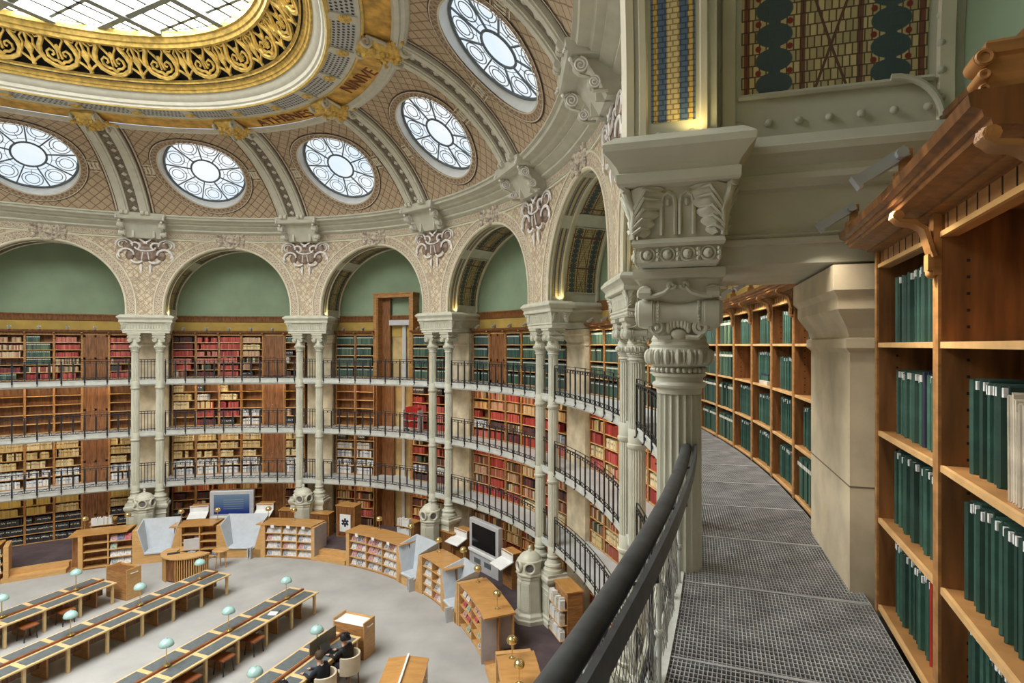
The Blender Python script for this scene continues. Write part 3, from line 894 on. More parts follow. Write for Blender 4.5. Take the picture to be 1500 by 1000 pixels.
# pierced gilded scrolls
NM = 44
def cove_fn(tc, w):
    rr = 1.0
    def fn(a, b, l):
        t = tc + a / w
        n = (.72, -.69)
        d = 7.70 + .72 * b + n[0] * l; h = 9.20 + .76 * b + n[1] * l
        return Pt(t, d, h)
    return fn
def oval(cx, cy, rx, ry, a0, a1, n=14): return [(cx + rx * math.cos(a), cy + ry * math.sin(a)) for a in lin(a0, a1, n)]
_lt = [0.0]; _tt = lin(0, 2 * math.pi, 721)
for a, b in zip(_tt, _tt[1:]): _lt.append(_lt[-1] + (Pt(b, 8.1, 0) - Pt(a, 8.1, 0)).length)
for k in range(NM):
    s = _lt[-1] * k / NM; j = bisect.bisect_right(_lt, s) - 1; tc = _tt[j] + (s - _lt[j]) / (_lt[j + 1] - _lt[j]) * (_tt[1] - _tt[0])
    w = (_lt[j + 1] - _lt[j]) / (_tt[1] - _tt[0]); fn = cove_fn(tc, w); q = MB(); hw = _lt[-1] / NM / 2
    lyre = [(-.34, 1.0), (-.34, .86), (-.47, .62), (-.50, .42), (-.40, .2), (-.2, .07), (0, .03), (.2, .07), (.40, .2), (.50, .42), (.47, .62), (.34, .86), (.34, 1.0)]
    q.ribbon(lyre, .15, fn, .07)
    for sg in (-1, 1):
        sp = [(sg * x, y) for x, y in [(0, .12), (.08, .22), (.2, .24), (.31, .34), (.31, .48), (.22, .56), (.13, .51), (.13, .42), (.19, .39)]]
        q.ribbon(sp, [.09, .09, .08, .08, .07, .07, .06, .06, .08], fn, .06)
        q.ribbon([(sg * .05, .3), (sg * .03, .55), (sg * .12, .72), (sg * .22, .86), (sg * .2, .98)], .07, fn, .05)
        q.ribbon([(sg * .55, .42), (sg * .62, .62), (sg * .58, .80), (sg * (hw - .02), .98)], .07, fn, .05)
        q.ribbon([(sg * .50, .3), (sg * .60, .22), (sg * (hw), .06)], .07, fn, .05)
        q.ribbon([(sg * .36, .9), (sg * .5, .86), (sg * .56, .95), (sg * .48, 1.0)], .06, fn, .05)
    q.ribbon([(0, .5), (0, .62), (0, .74)], [.04, .16, .04], fn, .06)
    q.ribbon([(hw, .0), (hw, .30), (hw, .5), (hw, .7), (hw, 1.0)], [.12, .07, .26, .07, .12], fn, .06)
    add('gilded_scroll', q.mesh('gilded_scroll', M_GOLD), UP)

# skylight: bars on the axes of the oval, one pane per field
SA, SB, SH = A - 8.72, B - 8.72, 10.38
def sky_w(a, b, z=0.0): return Vector((CX + CT * a - ST * b, CY + ST * a + CT * b, ZE + SH + z))
px_, py_ = 1.04, .57
q = MB(); tt = lin(0, 2 * math.pi, 161)
q.grid(lambda t, k: sky_w((SA - .02 + .1 * k) * math.cos(t), (SB - .02 + .1 * k) * math.sin(t), -.12 + .2 * k), tt, [0, 1])
SKYO = struct('window_skylight', q.mesh('skylight_rim', M_BAR), 'oval glass skylight with a grid of grey glazing bars')
npane = 0; rest = MB()
na, nb = int(SA / px_) + 1, int(SB / py_) + 1
def clip_cell(a0, a1, b0, b1):
    poly = []
    def ins(a, b): return (a / SA) ** 2 + (b / SB) ** 2 <= 1
    c = [(a0, b0), (a1, b0), (a1, b1), (a0, b1)]
    for i in range(4):
        p, r = c[i], c[(i + 1) % 4]; ip, ir = ins(*p), ins(*r)
        if ip: poly.append(p)
        if ip != ir:
            lo, hi = 0.0, 1.0
            for _ in range(24):
                mid = (lo + hi) / 2; x = (p[0] + (r[0] - p[0]) * mid, p[1] + (r[1] - p[1]) * mid)
                if ins(*x) == ip: lo = mid
                else: hi = mid
            poly.append(x)
    return poly
for i in range(-na, na):
    for j in range(-nb, nb):
        poly = clip_cell(i * px_ + .02, (i + 1) * px_ - .02, j * py_ + .02, (j + 1) * py_ - .02)
        if len(poly) < 3: continue
        w = [sky_w(a, b) for a, b in poly]
        a_c = (i + .5) * px_; b_c = (j + .5) * py_
        if a_c > 5.4 and b_c > -SB * .7 and npane < 190:
            qq = MB(); k = qq.add(w); qq.face([k + e for e in range(len(w))][::-1]); add('pane', qq.mesh('pane', M_SKY), SKYO); npane += 1
        else:
            k = rest.add(w); rest.face([k + e for e in range(len(w))][::-1])
o = add('glazing', rest.mesh('glazing', M_SKY), SKYO); o['kind'] = 'stuff'
for i in range(-na, na + 1):
    a = i * px_
    if abs(a) >= SA: continue
    hb = SB * math.sqrt(1 - (a / SA) ** 2); thick = .10 if i % 2 == 0 else .055
    qq = MB(); p = [sky_w(a + sx * thick, sy * hb, z) for z in (-.14 if i % 2 == 0 else -.07, .02) for sx, sy in ((-1, -1), (1, -1), (1, 1), (-1, 1))]; qq.hexa(p)
    add('glazing_bar', qq.mesh('glazing_bar', M_BAR), SKYO)
for j in range(-nb, nb + 1):
    b = j * py_
    if abs(b) >= SB: continue
    ha = SA * math.sqrt(1 - (b / SB) ** 2); big = j % 4 == 0; thick = .12 if big else .05
    qq = MB(); p = [sky_w(sx * ha, b + sy * thick, z) for z in (-.2 if big else -.07, .02) for sx, sy in ((-1, -1), (1, -1), (1, 1), (-1, 1))]; qq.hexa(p)
    add('glazing_bar', qq.mesh('glazing_bar', M_BAR), SKYO)

# ================================================================== COLUMNS
CR = .160
def col_shaft():
    q = MB(); NF = 20
    def mod(a, z):
        p = (a * NF / (2 * math.pi)) % 1.0
        return -.019 * math.sin(math.pi * p) ** .8 if p > .001 else 0
    q.lathe([(CR * 1.06, -6.95), (CR * 1.06, -4.3), (CR * 1.03, -4.3), (CR * 1.03, -1.9), (CR, -1.9), (CR * .97, -.345)], NF * 6, mod=mod, cap=False)
    q.lathe([(CR * .97, -.35), (CR * .99, -.335), (CR * .99, -.30)], 40, cap=False)
    return q.mesh('shaft', M_PAINT, True, 50)
def col_collar():
    q = MB(); q.lathe([(CR, -.16), (CR + .02, -.15), (CR + .045, -.10), (CR + .045, -.06), (CR + .02, -.04), (CR + .02, .20), (CR, .24)], 32, cap=False)
    return q.mesh('collar', M_PAINT, True)
def col_base():
    q = MB()
    q.lathe([(.31, -7.22), (.32, -7.18), (.31, -7.12), (.27, -7.10), (.26, -7.04), (.285, -7.0), (.27, -6.95), (.22, -6.92), (.20, -6.85), (.19, -6.80)], 32, cap=False)
    return q.mesh('column_base', M_PAINT, True)
def col_pedestal():
    q = MB()
    q.tiers([(.36, .36, -8.85), (.36, .36, -8.72), (.33, .33, -8.68), (.33, .33, -8.60), (.29, .29, -8.56), (.29, .29, -7.78), (.33, .33, -7.74), (.31, .31, -7.70), (.31, .31, -7.56), (.36, .36, -7.50), (.39, .39, -7.42), (.39, .39, -7.34), (.34, .34, -7.30), (.34, .34, -7.22)])
    for s in (-1, 1):
        q.box(-.2, .2, s * .29, s * .305, -8.45, -7.9); q.box(s * .29, s * .305, -.2, .2, -8.45, -7.9)
    return q.mesh('pedestal', M_PAINT)
def cap_bell():
    q = MB()
    q.lathe([(CR * .99, -.31), (.185, -.30), (.190, -.285), (.183, -.27), (.165, -.262), (.168, -.235), (.188, -.222), (.190, -.205), (.175, -.195), (.172, -.16), (.205, -.145), (.215, -.13), (.225, -.05), (.205, -.02), (.21, .0), (.19, .02), (.195, .04), (.17, .09), (.17, .30)], 40, cap=False)
    return q.mesh('capital_bell', M_PAINT, True)
def cap_eggs():
    q = MB()
    for i in range(18):
        a = 2 * math.pi * i / 18; R = Matrix.Rotation(a, 4, 'Z')
        q.ball((.212, 0, -.085), .05, 8, 6, sc=(.75, .55, 1.15), M=R)
        R2_ = Matrix.Rotation(a + math.pi / 18, 4, 'Z')
        q.ball((.214, 0, -.085), .05, 6, 4, sc=(.5, .2, 1.1), M=R2_)
    for i in range(30):
        a = 2 * math.pi * i / 30
        q.ball((.188 * math.cos(a), .188 * math.sin(a), -.178), .019, 6, 4)
    return q.mesh('egg_and_bead_band', M_PAINT, True)
def cap_bolster():
    q = MB(); L = .275
    R = Matrix.Rotation(-math.pi / 2, 4, 'X')
    prof = [(.001, -L), (.09, -L), (.098, -L + .01), (.098, -L + .10), (.09, -L + .105), (.09, -L + .115), (.083, -L + .12), (.082, -L + .16), (.07, -.05), (.068, 0), (.07, .05), (.082, L - .16), (.083, L - .12), (.09, L - .115), (.09, L - .105), (.098, L - .10), (.098, L - .01), (.09, L), (.001, L)]
    q.lathe(prof, 28, cap=False, M=R)
    for s in (-1, 1):
        for k in range(24):
            a = 2 * math.pi * k / 24
            q.ball((.086 * math.cos(a), s * (L - .14), .086 * math.sin(a)), .011, 5, 4)
        q.tube([(x, s * (L + .004), z) for x, z in spiral(0, 0, .085, .015, 2.2, 0, 40)], .013, 5)
        q.ball((0, s * (L + .008), 0), .022, 6, 4)
    return q.mesh('volute_bolster', M_PAINT, True)
def cap_shell():
    q = MB()
    for k in range(7):
        a = lin(-1.05, 1.05, 7)[k]
        q.ball((0, .075 * math.sin(a), .09 + .075 * math.cos(a)), .03, 6, 5, sc=(.7, .75, 1.6))
    q.ball((0, 0, .075), .045, 8, 5, sc=(.6, 1.2, .8))
    for s in (-1, 1):
        q.tube([(0.01, s * (.12 + y), .12 + z) for y, z in spiral(.03, 0, .05, .01, 1.4, 2.2, 20)], .016, 5)
        q.tube([(0, s * .05, .055), (0.01, s * .13, .05), (0, s * .19, .12), (0, s * .20, .19)], .018, 5)
    return q.mesh('shell_ornament', M_PAINT, True)
def cap_abacus():
    q = MB()
    q.tiers([(.16, .20, .28), (.20, .235, .33), (.235, .27, .45), (.265, .30, .46), (.27, .305, .475), (.27, .305, .525)])
    for s in (-1, 1):
        for e in (-1, 1):
            q.tube([(e * .235, s * (.22 + y), .36 + z) for y, z in spiral(0, 0, .045, .008, 1.3, -.6, 18)], .018, 6)
            q.tube([(e * .245, s * .22, .335), (e * .25, s * .15, .34), (e * .25, s * .09, .36), (e * .25, s * .05, .40)], .017, 6)
            q.tube([(e * .25, s * (.045 + y), .41 + z) for y, z in spiral(0, 0, .03, .006, 1.2, math.pi, 14)], .014, 5)
            q.tube([(e * .235, s * .185, .36), (e * .235, s * .265, .36)], .038, 8)
    return q.mesh('abacus', M_PAINT, True, 30)
CM = dict(shaft=col_shaft(), pedestal=col_pedestal(), column_base=col_base(), capital_bell=cap_bell(), egg_band=cap_eggs(), abacus=cap_abacus())
COLL, BOL, SHELL = col_collar(), cap_bolster(), cap_shell()
SIDE = {1: 'farther column of the pair', -1: 'nearer column of the pair'}
for i in range(-1, 7):
    for s in (-1, 1):
        F = frame(i) @ Matrix.Translation((s * .49, 0, 0))
        sd = ('left' if s > 0 else 'right') + ' column of the pair ' + PAIRN[i] if i > 0 else SIDE[s] + ' ' + PAIRN[i]
        o = thing('column', 'pale green fluted iron column, ' + sd, 'column', F @ Matrix.Translation((0, 0, HF[0])), 'paired gallery columns')
        for nm, me in CM.items(): add(nm, me, o, F)
        for hf in HF[1:]: add('collar', COLL, o, F @ Matrix.Translation((0, 0, hf - .28)))
        for e in (-1, 1):
            add('volute_bolster', BOL, o, F @ Matrix.Translation((e * .165, 0, .22)))
            if i <= 1: add('shell_ornament', SHELL, o, F @ Matrix.Translation((e * .19, 0, .0)) @ Matrix.Rotation(0 if e > 0 else math.pi, 4, 'Z'))

# ---------------------------------------------------------------- impost blocks and beams
def impost_body():
    q = MB()
    q.tiers([(.92, .245, .53), (.94, .26, .545), (.94, .26, .64), (.965, .285, .645), (.975, .295, .665), (.965, .285, .695), (.93, .255, .70), (.935, .26, .80), (.955, .275, .92), (.975, .295, 1.0), (.98, .30, 1.02), (1.06, .37, 1.03), (1.07, .38, 1.045), (1.07, .38, 1.105), (1.05, .365, 1.115), (1.06, .38, 1.15), (1.10, .42, 1.20), (1.13, .45, 1.23), (1.14, .46, 1.24), (1.14, .46, 1.285), (1.12, .45, 1.30), (1.0, .40, 1.37)])
    return q.mesh('impost_body', M_PAINT)
def impost_flutes():
    q = MB()
    def panel(face, y0, y1, n):
        # U-shaped raised frames standing between the corner leaves
        for k in range(n):
            a = y0 + (y1 - y0) * (k + .12) / n; b = y0 + (y1 - y0) * (k + .88) / n
            pts = [(a, .72, 0), (a, .92, .015), (a + .01, .97, .03), ((a + b) / 2, .99, .035), (b - .01, .97, .03), (b, .92, .015), (b, .72, 0)]
            q.tube([face(y, z, l + .005) for y, z, l in pts], .013, 5)
            m_ = (a + b) / 2
            c = face(m_, .93, .02); q.ball(tuple(c), .022, 6, 5, sc=(.8, .8, 1.3))
    for s in (-1, 1):
        panel(lambda y, z, l, s=s: Vector((s * (.94 + l), y, z)), -.115, .115, 2)
        panel(lambda y, z, l, s=s: Vector((y, s * (.262 + l), z)), -.74, .74, 13)
    return q.mesh('fluted_panel', M_PAINT, True)
def acanthus():
    """leaf on a corner, in the plane y (0 = corner, grows inwards) / z, lifted along x"""
    q = MB(); n = 22
    vs = lin(0, 1, n); ws = lin(0, 1, 7)
    def fn(v, w):
        wid = (.085 + .135 * v ** .8) * (1 + .20 * abs(math.sin(5.2 * math.pi * v)) - .1)
        z = .70 + .31 * v
        flare = .042 * v ** 2.2
        curl = .05 * math.sin(math.pi * w) + .012 * math.sin(w * 14 + v * 9)
        return Vector((.012 + flare * (1 - .35 * w) + curl * (.4 + .6 * v), wid * w - flare * .9 * (1 - w), z + .015 * math.sin(w * 3)))
    q.grid(fn, vs, ws)
    q.tube([fn(v, 0) for v in vs] + [Vector((.085, -.055, 1.03)), Vector((.07, -.06, 1.0))], [.016 + .014 * v for v in vs] + [.028, .016], 6)
    for v0 in (.15, .35, .55, .75, .92):
        q.tube([fn(v0 * .6, .05) + Vector((.012, 0, 0)), fn(min(1, v0), .5) + Vector((.014, 0, 0)), fn(min(1, v0 + .03), .98) + Vector((.006, 0, 0))], [.014, .012, .006], 5)
    return q.mesh('acanthus_leaf', M_PAINT, True, 60)
def rosette_s():
    q = MB(); R = Matrix.Rotation(math.pi / 2, 4, 'Y')
    q.tube([(0.006, .045 * math.cos(a), .045 * math.sin(a)) for a in lin(0, 2 * math.pi, 17)[:-1]], .007, 5, True)
    q.ball((.006, 0, 0), .032, 8, 6)
    for i in range(3):
        q.ball((.004, .066, -.03 + .03 * i), .016, 5, 4)
    q.tube([(.004, .066, -.04), (.008, .075, 0), (.004, .066, .04)], .008, 5)
    return q.mesh('rosette', M_PAINT, True)
def beam_mesh():
    q = MB(); y = (-1.78, -.2)
    q.tiers([(.66, y, .53), (.70, y, .535), (.70, y, .66), (.725, y, .665), (.725, y, .70), (.70, y, .71), (.715, y, .725), (.71, y, .735), (.665, y, .745), (.665, y, 1.02), (.70, y, 1.035), (.735, y, 1.08), (.735, y, 1.12), (.71, y, 1.13), (.71, y, 1.17), (.76, y, 1.22), (.79, y, 1.24), (.80, y, 1.285), (.78, y, 1.30), (.74, y, 1.37)])
    return q.mesh('radial_beam', M_PAINT)
IB, IFL, ACA, RSS, BMM = impost_body(), impost_flutes(), acanthus(), rosette_s(), beam_mesh()
for i in range(-1, 7):
    F = frame(i)
    o = thing('impost_block', 'moulded impost block carrying the arches over the column pair ' + PAIRN[i], 'impost', F @ Matrix.Translation((0, 0, .53)), 'impost blocks')
    add('impost_body', IB, o, F); add('fluted_panel', IFL, o, F)['kind'] = 'stuff'
    if 0 <= i <= 5:
        for sx in (-1, 1):
            for sy in (-1, 1):
                # on the short end faces and on the long faces
                add('acanthus_leaf', ACA, o, F @ Matrix.Translation((sx * .94, sy * .29, 0)) @ Matrix.Diagonal((sx, -sy, 1, 1)))
                add('acanthus_leaf', ACA, o, F @ Matrix.Translation((sx * .965, sy * .265, 0)) @ Matrix(((0, -sx, 0, 0), (sy, 0, 0, 0), (0, 0, 1, 0), (0, 0, 0, 1))))
    if i in (0, 1):
        for s in (-1, 1):
            for k in range(4): add('rosette', RSS, o, F @ Matrix.Translation((s * .94, -.19 + .127 * k, .592)) @ Matrix.Rotation(0 if s > 0 else math.pi, 4, 'Z'))
        for k in range(14): add('rosette', RSS, o, F @ Matrix.Translation((-.85 + .1307 * k, .27, .592)) @ Matrix.Rotation(math.pi / 2, 4, 'Z'))
    tag(add('radial_beam', BMM, None, F), 'grey green moulded beam running to the wall from the column pair ' + PAIRN[i], 'beam', 'radial beams')

# ---------------------------------------------------------------- cornice brackets and spandrel cartouches
M_CART = mat('cartouche_ceramic', (.25, .175, .13), .5, var=.35, scale=8)
M_CARTW = mat('white_scrollwork', (.82, .79, .77), .45, var=.12, scale=8)
def console():
    q = MB()
    q.tiers([(.92, (.25, 1.32), 5.50), (.94, (.25, 1.40), 5.53), (.94, (.25, 1.43), 5.60), (.96, (.25, 1.46), 5.78), (.90, (.25, 1.40), 5.82)])
    q.tiers([(.66, (.28, .62), 4.82), (.70, (.28, .75), 5.05), (.72, (.28, 1.0), 5.42), (.72, (.28, 1.05), 5.5)])
    for s in (-1, 1):
        q.box(s * .40 - .045, s * .40 + .045, .5, .80, 4.82, 5.3)
    return q.mesh('console', M_PAINT)
def scrolls():
    q = MB()
    for s in (-1, 1):
        for x in (s * .80,):
            for (d, h, r) in ((1.16, 5.30, .15), (.90, 4.98, .12)):
                q.tube([(x - .09, d, h), (x + .09, d, h)], r * .92, 16, mi=0)
                for e in (-1, 1):
                    q.tube([(x + e * .095, y, z) for y, z in spiral(d, h, r, r * .15, 2.1, math.pi / 2, 36)], .019, 5, mi=1)
            q.tube([(x, 1.18, 5.5), (x, 1.31, 5.38), (x, 1.16, 5.14), (x, .99, 5.10), (x, .90, 4.85), (x, .62, 4.86)], .045, 6, mi=0)
            q.ball((x, 1.34, 5.44), .05, 8, 5, mi=1)
        for k in range(4): q.ball((s * .90, 1.42 + .02 * k, 5.70 - .055 * k), .038, 6, 4, mi=1)
    return q.mesh('scroll', [M_PAINT, M_CARTW], True)
def cartouche_shield():
    q = MB()
    q.ball((0, .03, 4.18), .40, 16, 10, sc=(.95, .25, .85))
    q.ball((0, .04, 4.56), .28, 12, 6, sc=(1.4, .3, .5))
    for s in (-1, 1):
        q.ball((s * .48, .03, 4.48), .2, 10, 6, sc=(1, .4, 1)); q.ball((s * .46, .02, 4.08), .17, 10, 6, sc=(.8, .4, 1.2))
    return q.mesh('shield', M_CART, True)
def cartouche_scroll():
    q = MB()
    for s in (-1, 1):
        def arc(cx, cz, r, a0, a1, w=.035, y=.10):
            q.tube([(s * (cx + r * math.cos(a)), y, cz + r * math.sin(a)) for a in lin(a0, a1, 14)], [w * (.5 + .5 * math.sin(math.pi * (k + .8) / 15)) for k in range(14)], 5)
        arc(.62, 4.48, .24, -.3, 3.3); arc(.64, 4.50, .14, -1.5, 2.6, .025); arc(.56, 4.10, .22, -.6, 3.2, .045); arc(.62, 4.02, .2, -1.4, 1.4, .02)
        arc(.30, 4.45, .14, .5, 4.6, .04); arc(.25, 3.95, .18, -2.6, -.3, .045)
        q.tube([(s * .07, .16, 4.2), (s * .09, .15, 4.05), (s * .11, .13, 3.9)], .018, 5)
        q.tube([(s * .13, .06, 3.72), (s * .14, .07, 3.6), (s * .13, .05, 3.36)], [.025, .05, .012], 6)
        q.tube([(s * .25, .1, 4.86), (s * .12, .14, 4.68), (-s * .05, .15, 4.55)], .035, 5)
    q.tube([(.3 * math.cos(a), .15, 4.40 + .15 * math.sin(a)) for a in lin(math.pi, 2 * math.pi, 14)], .03, 5)
    return q.mesh('white_scroll', M_CARTW, True)
CONS, SCR, CSH, CSC = console(), scrolls(), cartouche_shield(), cartouche_scroll()
for i in range(-1, 7):
    F = frame(i)
    o = add('console', CONS, CORN, F); add('scroll', SCR, CORN, F)
    t = thing('cartouche', 'ceramic shield cartouche with white scrolls above the column pair ' + PAIRN[i], 'cartouche', F @ Matrix.Translation((0, .31, 3.36)), 'spandrel cartouches')
    K = F @ Matrix.Translation((0, .32, 4.15)) @ Matrix.Diagonal((1.35, 1, 1.12, 1)) @ Matrix.Translation((0, 0, -4.15))
    add('shield', CSH, t, K); add('white_scroll', CSC, t, K)

# ================================================================== RAILINGS
LEVN = {1: 'lowest', 2: 'middle', 3: 'top'}
NPAN = 7
def post_mesh():
    q = MB(); q.box(-.030, .030, -.016, .016, -.10, .86)
    q.tube([(0, .0, -.06), (0, .005, -.13), (0, .015, -.17), (0, .035, -.18), (0, .045, -.16)], .014, 6)
    q.ball((0, 0, .60), .03, 6, 4, sc=(1, 1, .6)); q.box(-.03, .03, -.02, .02, .08, .13); q.box(-.012, .012, -.012, .012, .86, .95)
    return q.mesh('post', M_IRON)
def bal_mesh():
    q = MB(); q.box(-.036, .036, -.008, .008, .15, .76); q.box(-.018, .018, -.012, .012, .04, .15); q.box(-.018, .018, -.012, .012, .76, .84)
    return q.mesh('baluster', M_IRON)
def orn_mesh():
    q = MB(); w = .114 * WB
    for s in (-1, 1):
        q.box(s * w / 4 - .02, s * w / 4 + .02, -.008, .008, .79, .84)
        q.tube([(s * w / 4 + x, 0, .095 + z) for x, z in ((-.13, -.04), (-.13, .03), (-.04, .035), (.0, 0), (.04, -.035), (.13, -.03), (.13, .04))], .009, 4)
    return q.mesh('scroll_ornament', M_IRON)
POST, BAL, ORN = post_mesh(), bal_mesh(), orn_mesh()
def rail_path(u0, u1, d, h, n=22): return [P(u, d, h) for u in lin(u0, u1, n)]
for b in range(-1, 7):
    for lv in (1, 2, 3):
        if b == -1 and lv < 3: continue
        hf = HF[lv]; u0, u1 = b + .10, b + .90
        o = thing('gallery_railing', 'black iron %s gallery railing under the %s arch from the left' % (LEVN[lv], ARCHN[b]) if b >= 0 else 'dark railing with safety net beside the viewer', 'railing', frame(b + .5, .05, hf), 'iron gallery railings')
        for nm, d, h, r, fl in (('top_rail', .03, .945, .016, .6), ('main_rail', .05, .855, .024, .7), ('lower_rail', .05, .145, .013, .8), ('bottom_rail', .05, .045, .014, .8), ('upper_rail', .05, .775, .012, .8)):
            if b == -1 and nm != 'bottom_rail': continue
            q = MB(); q.tube(rail_path(u0, u1, d, hf + h), r, 6, flat=fl); add(nm, q.mesh(nm, M_IRON, True), o)
        if b == -1:
            RAIL_NEAR = o
            continue
        for k in range(NPAN + 1):
            u = u0 + (u1 - u0) * k / NPAN
            add('post', POST, o, frame(u, .05, hf))
            if k < NPAN:
                um = u + (u1 - u0) / NPAN / 2
                add('baluster', BAL, o, frame(um, .05, hf)); add('scroll_ornament', ORN, o, frame(um, .05, hf))['kind'] = 'stuff'
for i in range(0, 7):
    for lv in (1, 2, 3):
        F = frame(i, -.03, HF[lv])
        def sr():
            q = MB()
            for z in (.92, .82, .10): q.box(-.33, .33, -.012, .012, z - .014, z + .014)
            return q.mesh('rail_bars', M_IRON)
        def sb():
            q = MB(); q.box(-.012, .012, -.008, .008, .0, .92); return q.mesh('baluster', M_IRON)
        o = thing('column_railing', 'short %s gallery railing between the columns of the pair %s' % (LEVN[lv], PAIRN[i]), 'railing', F, 'short railings between columns')
        def hz(z):
            def mk():
                q = MB(); q.box(-.33, .33, -.012, .012, z - .014, z + .014); return q.mesh('rail', M_IRON)
            return cached('hz%s' % z, mk)
        for z in (.92, .82, .10): add('rail', hz(z), o, F)
        sbm = cached('sbal', sb)
        for k in range(5): add('baluster', sbm, o, F @ Matrix.Translation((-.26 + .13 * k, 0, 0)))
# the near railing: painted handrail, flat inner rail and wire safety net
us = lin(-.95, -.078, 48)
q = MB(); q.tube([P(u, -.06, HF[3] + .88) for u in us] + [P(-.070, -.055, HF[3] + .87), P(-.066, -.055, HF[3] + .82)], .037, 12, flat=.8)
add('handrail', q.mesh('handrail', M_RAILG, True), RAIL_NEAR)
q = MB()
us2 = us + [-.070, -.062]
lift = [0.0] * len(us) + [.03, .07]
pr = [(-.115, .82), (-.115, .90), (-.133, .90), (-.133, .82), (-.115, .82)]
q.grid(lambda k, e: P(us2[k], pr[e][0], HF[3] + pr[e][1] + lift[k]), list(range(len(us2))), list(range(5)))
n_ = q.add([P(us2[-1], d_, HF[3] + h_ + lift[-1]) for d_, h_ in pr[:4]]); q.face([n_, n_ + 1, n_ + 2, n_ + 3])
add('flat_handrail', q.mesh('flat_handrail', M_RAILG), RAIL_NEAR)
for k in range(6):
    u = -.105 - .14 * k; q = MB()
    q.tube([P(u, -.115, HF[3] + .85), P(u, -.12, HF[3] + .78), P(u, -.06, HF[3] + .76), P(u, -.01, HF[3] + .76)], .008, 6)
    add('rail_bracket', q.mesh('rail_bracket', M_IRON), RAIL_NEAR)
q = MB(); h0, h1 = HF[3] + .02, HF[3] + .83; nn = 84
for k in range(nn):
    u = -.84 + .75 * k / nn
    for sl in (1, -1):
        pts = []
        for j in range(13):
            z = h0 + (h1 - h0) * j / 12; uu = u + sl * .06 * j / 12 + .0012 * math.sin(j * 2.1 + k * 1.7)
            if -.84 <= uu <= -.085: pts.append(P(uu, -.012 + .008 * math.sin(j * 1.3 + k), z))
        if len(pts) > 1: q.tube(pts, .0019, 3, cap=False)
o = add('safety_net', q.mesh('safety_net', M_NET), RAIL_NEAR); o['kind'] = 'stuff'
for k in range(5):
    u = -.115 - .17 * k; q = MB(); q.tube([P(u, -.02, h0 - .3), P(u, -.02, h1)], .013, 8)
    for z in (.25, .62): q.ball(tuple(P(u, -.02, HF[3] + z)), .024, 8, 5)
    add('net_post', q.mesh('net_post', M_FASCIA, True), RAIL_NEAR)
for k in range(6):
    u = -.15 - .13 * k; q = MB(); q.box(-.022, .022, -.01, .01, -.1, .74, M=frame(u, .02, HF[3])); add('flat_bar', q.mesh('flat_bar', M_IRON), RAIL_NEAR)
# fascia panels of the gallery edge under the near railing
def fpanel():
    q = MB(); w = .9
    q.hexa([(-w / 2, .03, -.34), (w / 2, .03, -.34), (w / 2, .17, -.34), (-w / 2, .17, -.34), (-w / 2, .03, -.10), (w / 2, .03, -.10), (w / 2, .10, -.12), (-w / 2, .10, -.12)])
    for y, z in ((.115, -.15), (.155, -.29)): q.box(-w / 2 + .05, w / 2 - .05, y, y + .02, z - .012, z + .012)
    for x in (-w / 2 + .06, w / 2 - .06): q.hexa([(x - .012, .155, -.29), (x + .012, .155, -.29), (x + .012, .175, -.29), (x - .012, .175, -.29), (x - .012, .115, -.15), (x + .012, .115, -.15), (x + .012, .135, -.15), (x - .012, .135, -.15)])
    return q.mesh('edge_panel', M_PAINT)
FP = fpanel()
for k in range(5):
    add('edge_panel', FP, GAL_TOP, frame(-.16 - .14 * k, .0, HF[3]))

# ================================================================== BOOKCASES
D0 = -1.17; DEP = .42
def zrows(lv, rows):
    lo = HF[lv] + .045
    if lv == 3 and rows == 4: return [-1.555, -1.035, -.515, .012]
    hi = .46 if lv == 3 else HF[lv] + (2.10 if lv else 2.14)
    return [lo + (hi - lo) * k / rows for k in range(rows)]
def ztop(lv): return .46 if lv == 3 else HF[lv] + (2.10 if lv else 2.14)
def upright(lv, s, w):
    def mk():
        q = MB(); x = s * (w / 2 - .0225); hi = ztop(lv) + (.115 if lv == 3 else 0)
        q.box(x - .0225, x + .0225, -DEP, 0, HF[lv], hi)
        q.box(x - .0225, x + .0225, 0, .012, HF[lv], hi, 1)
        if lv == 3:
            for k in range(26):
                z = HF[lv] + .2 + .07 * k; e = -s
                q.box(min(x + e * .0225, x + e * .0232), max(x + e * .0225, x + e * .0232), -.10, -.088, z, z + .012, 2)
        return q.mesh('upright', [M_OAKD, M_OAK, M_DARK])
    return cached('upr%d%d%.2f' % (lv, s, w), mk)
def shelf_m(w):
    def mk():
        q = MB(); x = w / 2 - .045
        q.box(-x, x, -DEP + .02, -.012, -.024, 0); q.box(-x, x, -.012, .004, -.026, .001, 1)
        return q.mesh('shelf', [M_OAK, M_EDGE])
    return cached('shelf%.2f' % w, mk)
def back_m(lv, w):
    def mk():
        q = MB(); q.box(-w / 2 + .04, w / 2 - .04, -DEP, -DEP + .02, HF[lv], ztop(lv)); return q.mesh('back_panel', M_OAKB)
    return cached('back%d%.2f' % (lv, w), mk)
def plinth_m(lv, w):
    def mk():
        q = MB(); q.box(-w / 2, w / 2, -DEP, -.005, HF[lv], HF[lv] + .02); return q.mesh('plinth', M_OAKD)
    return cached('pl%d%.2f' % (lv, w), mk)
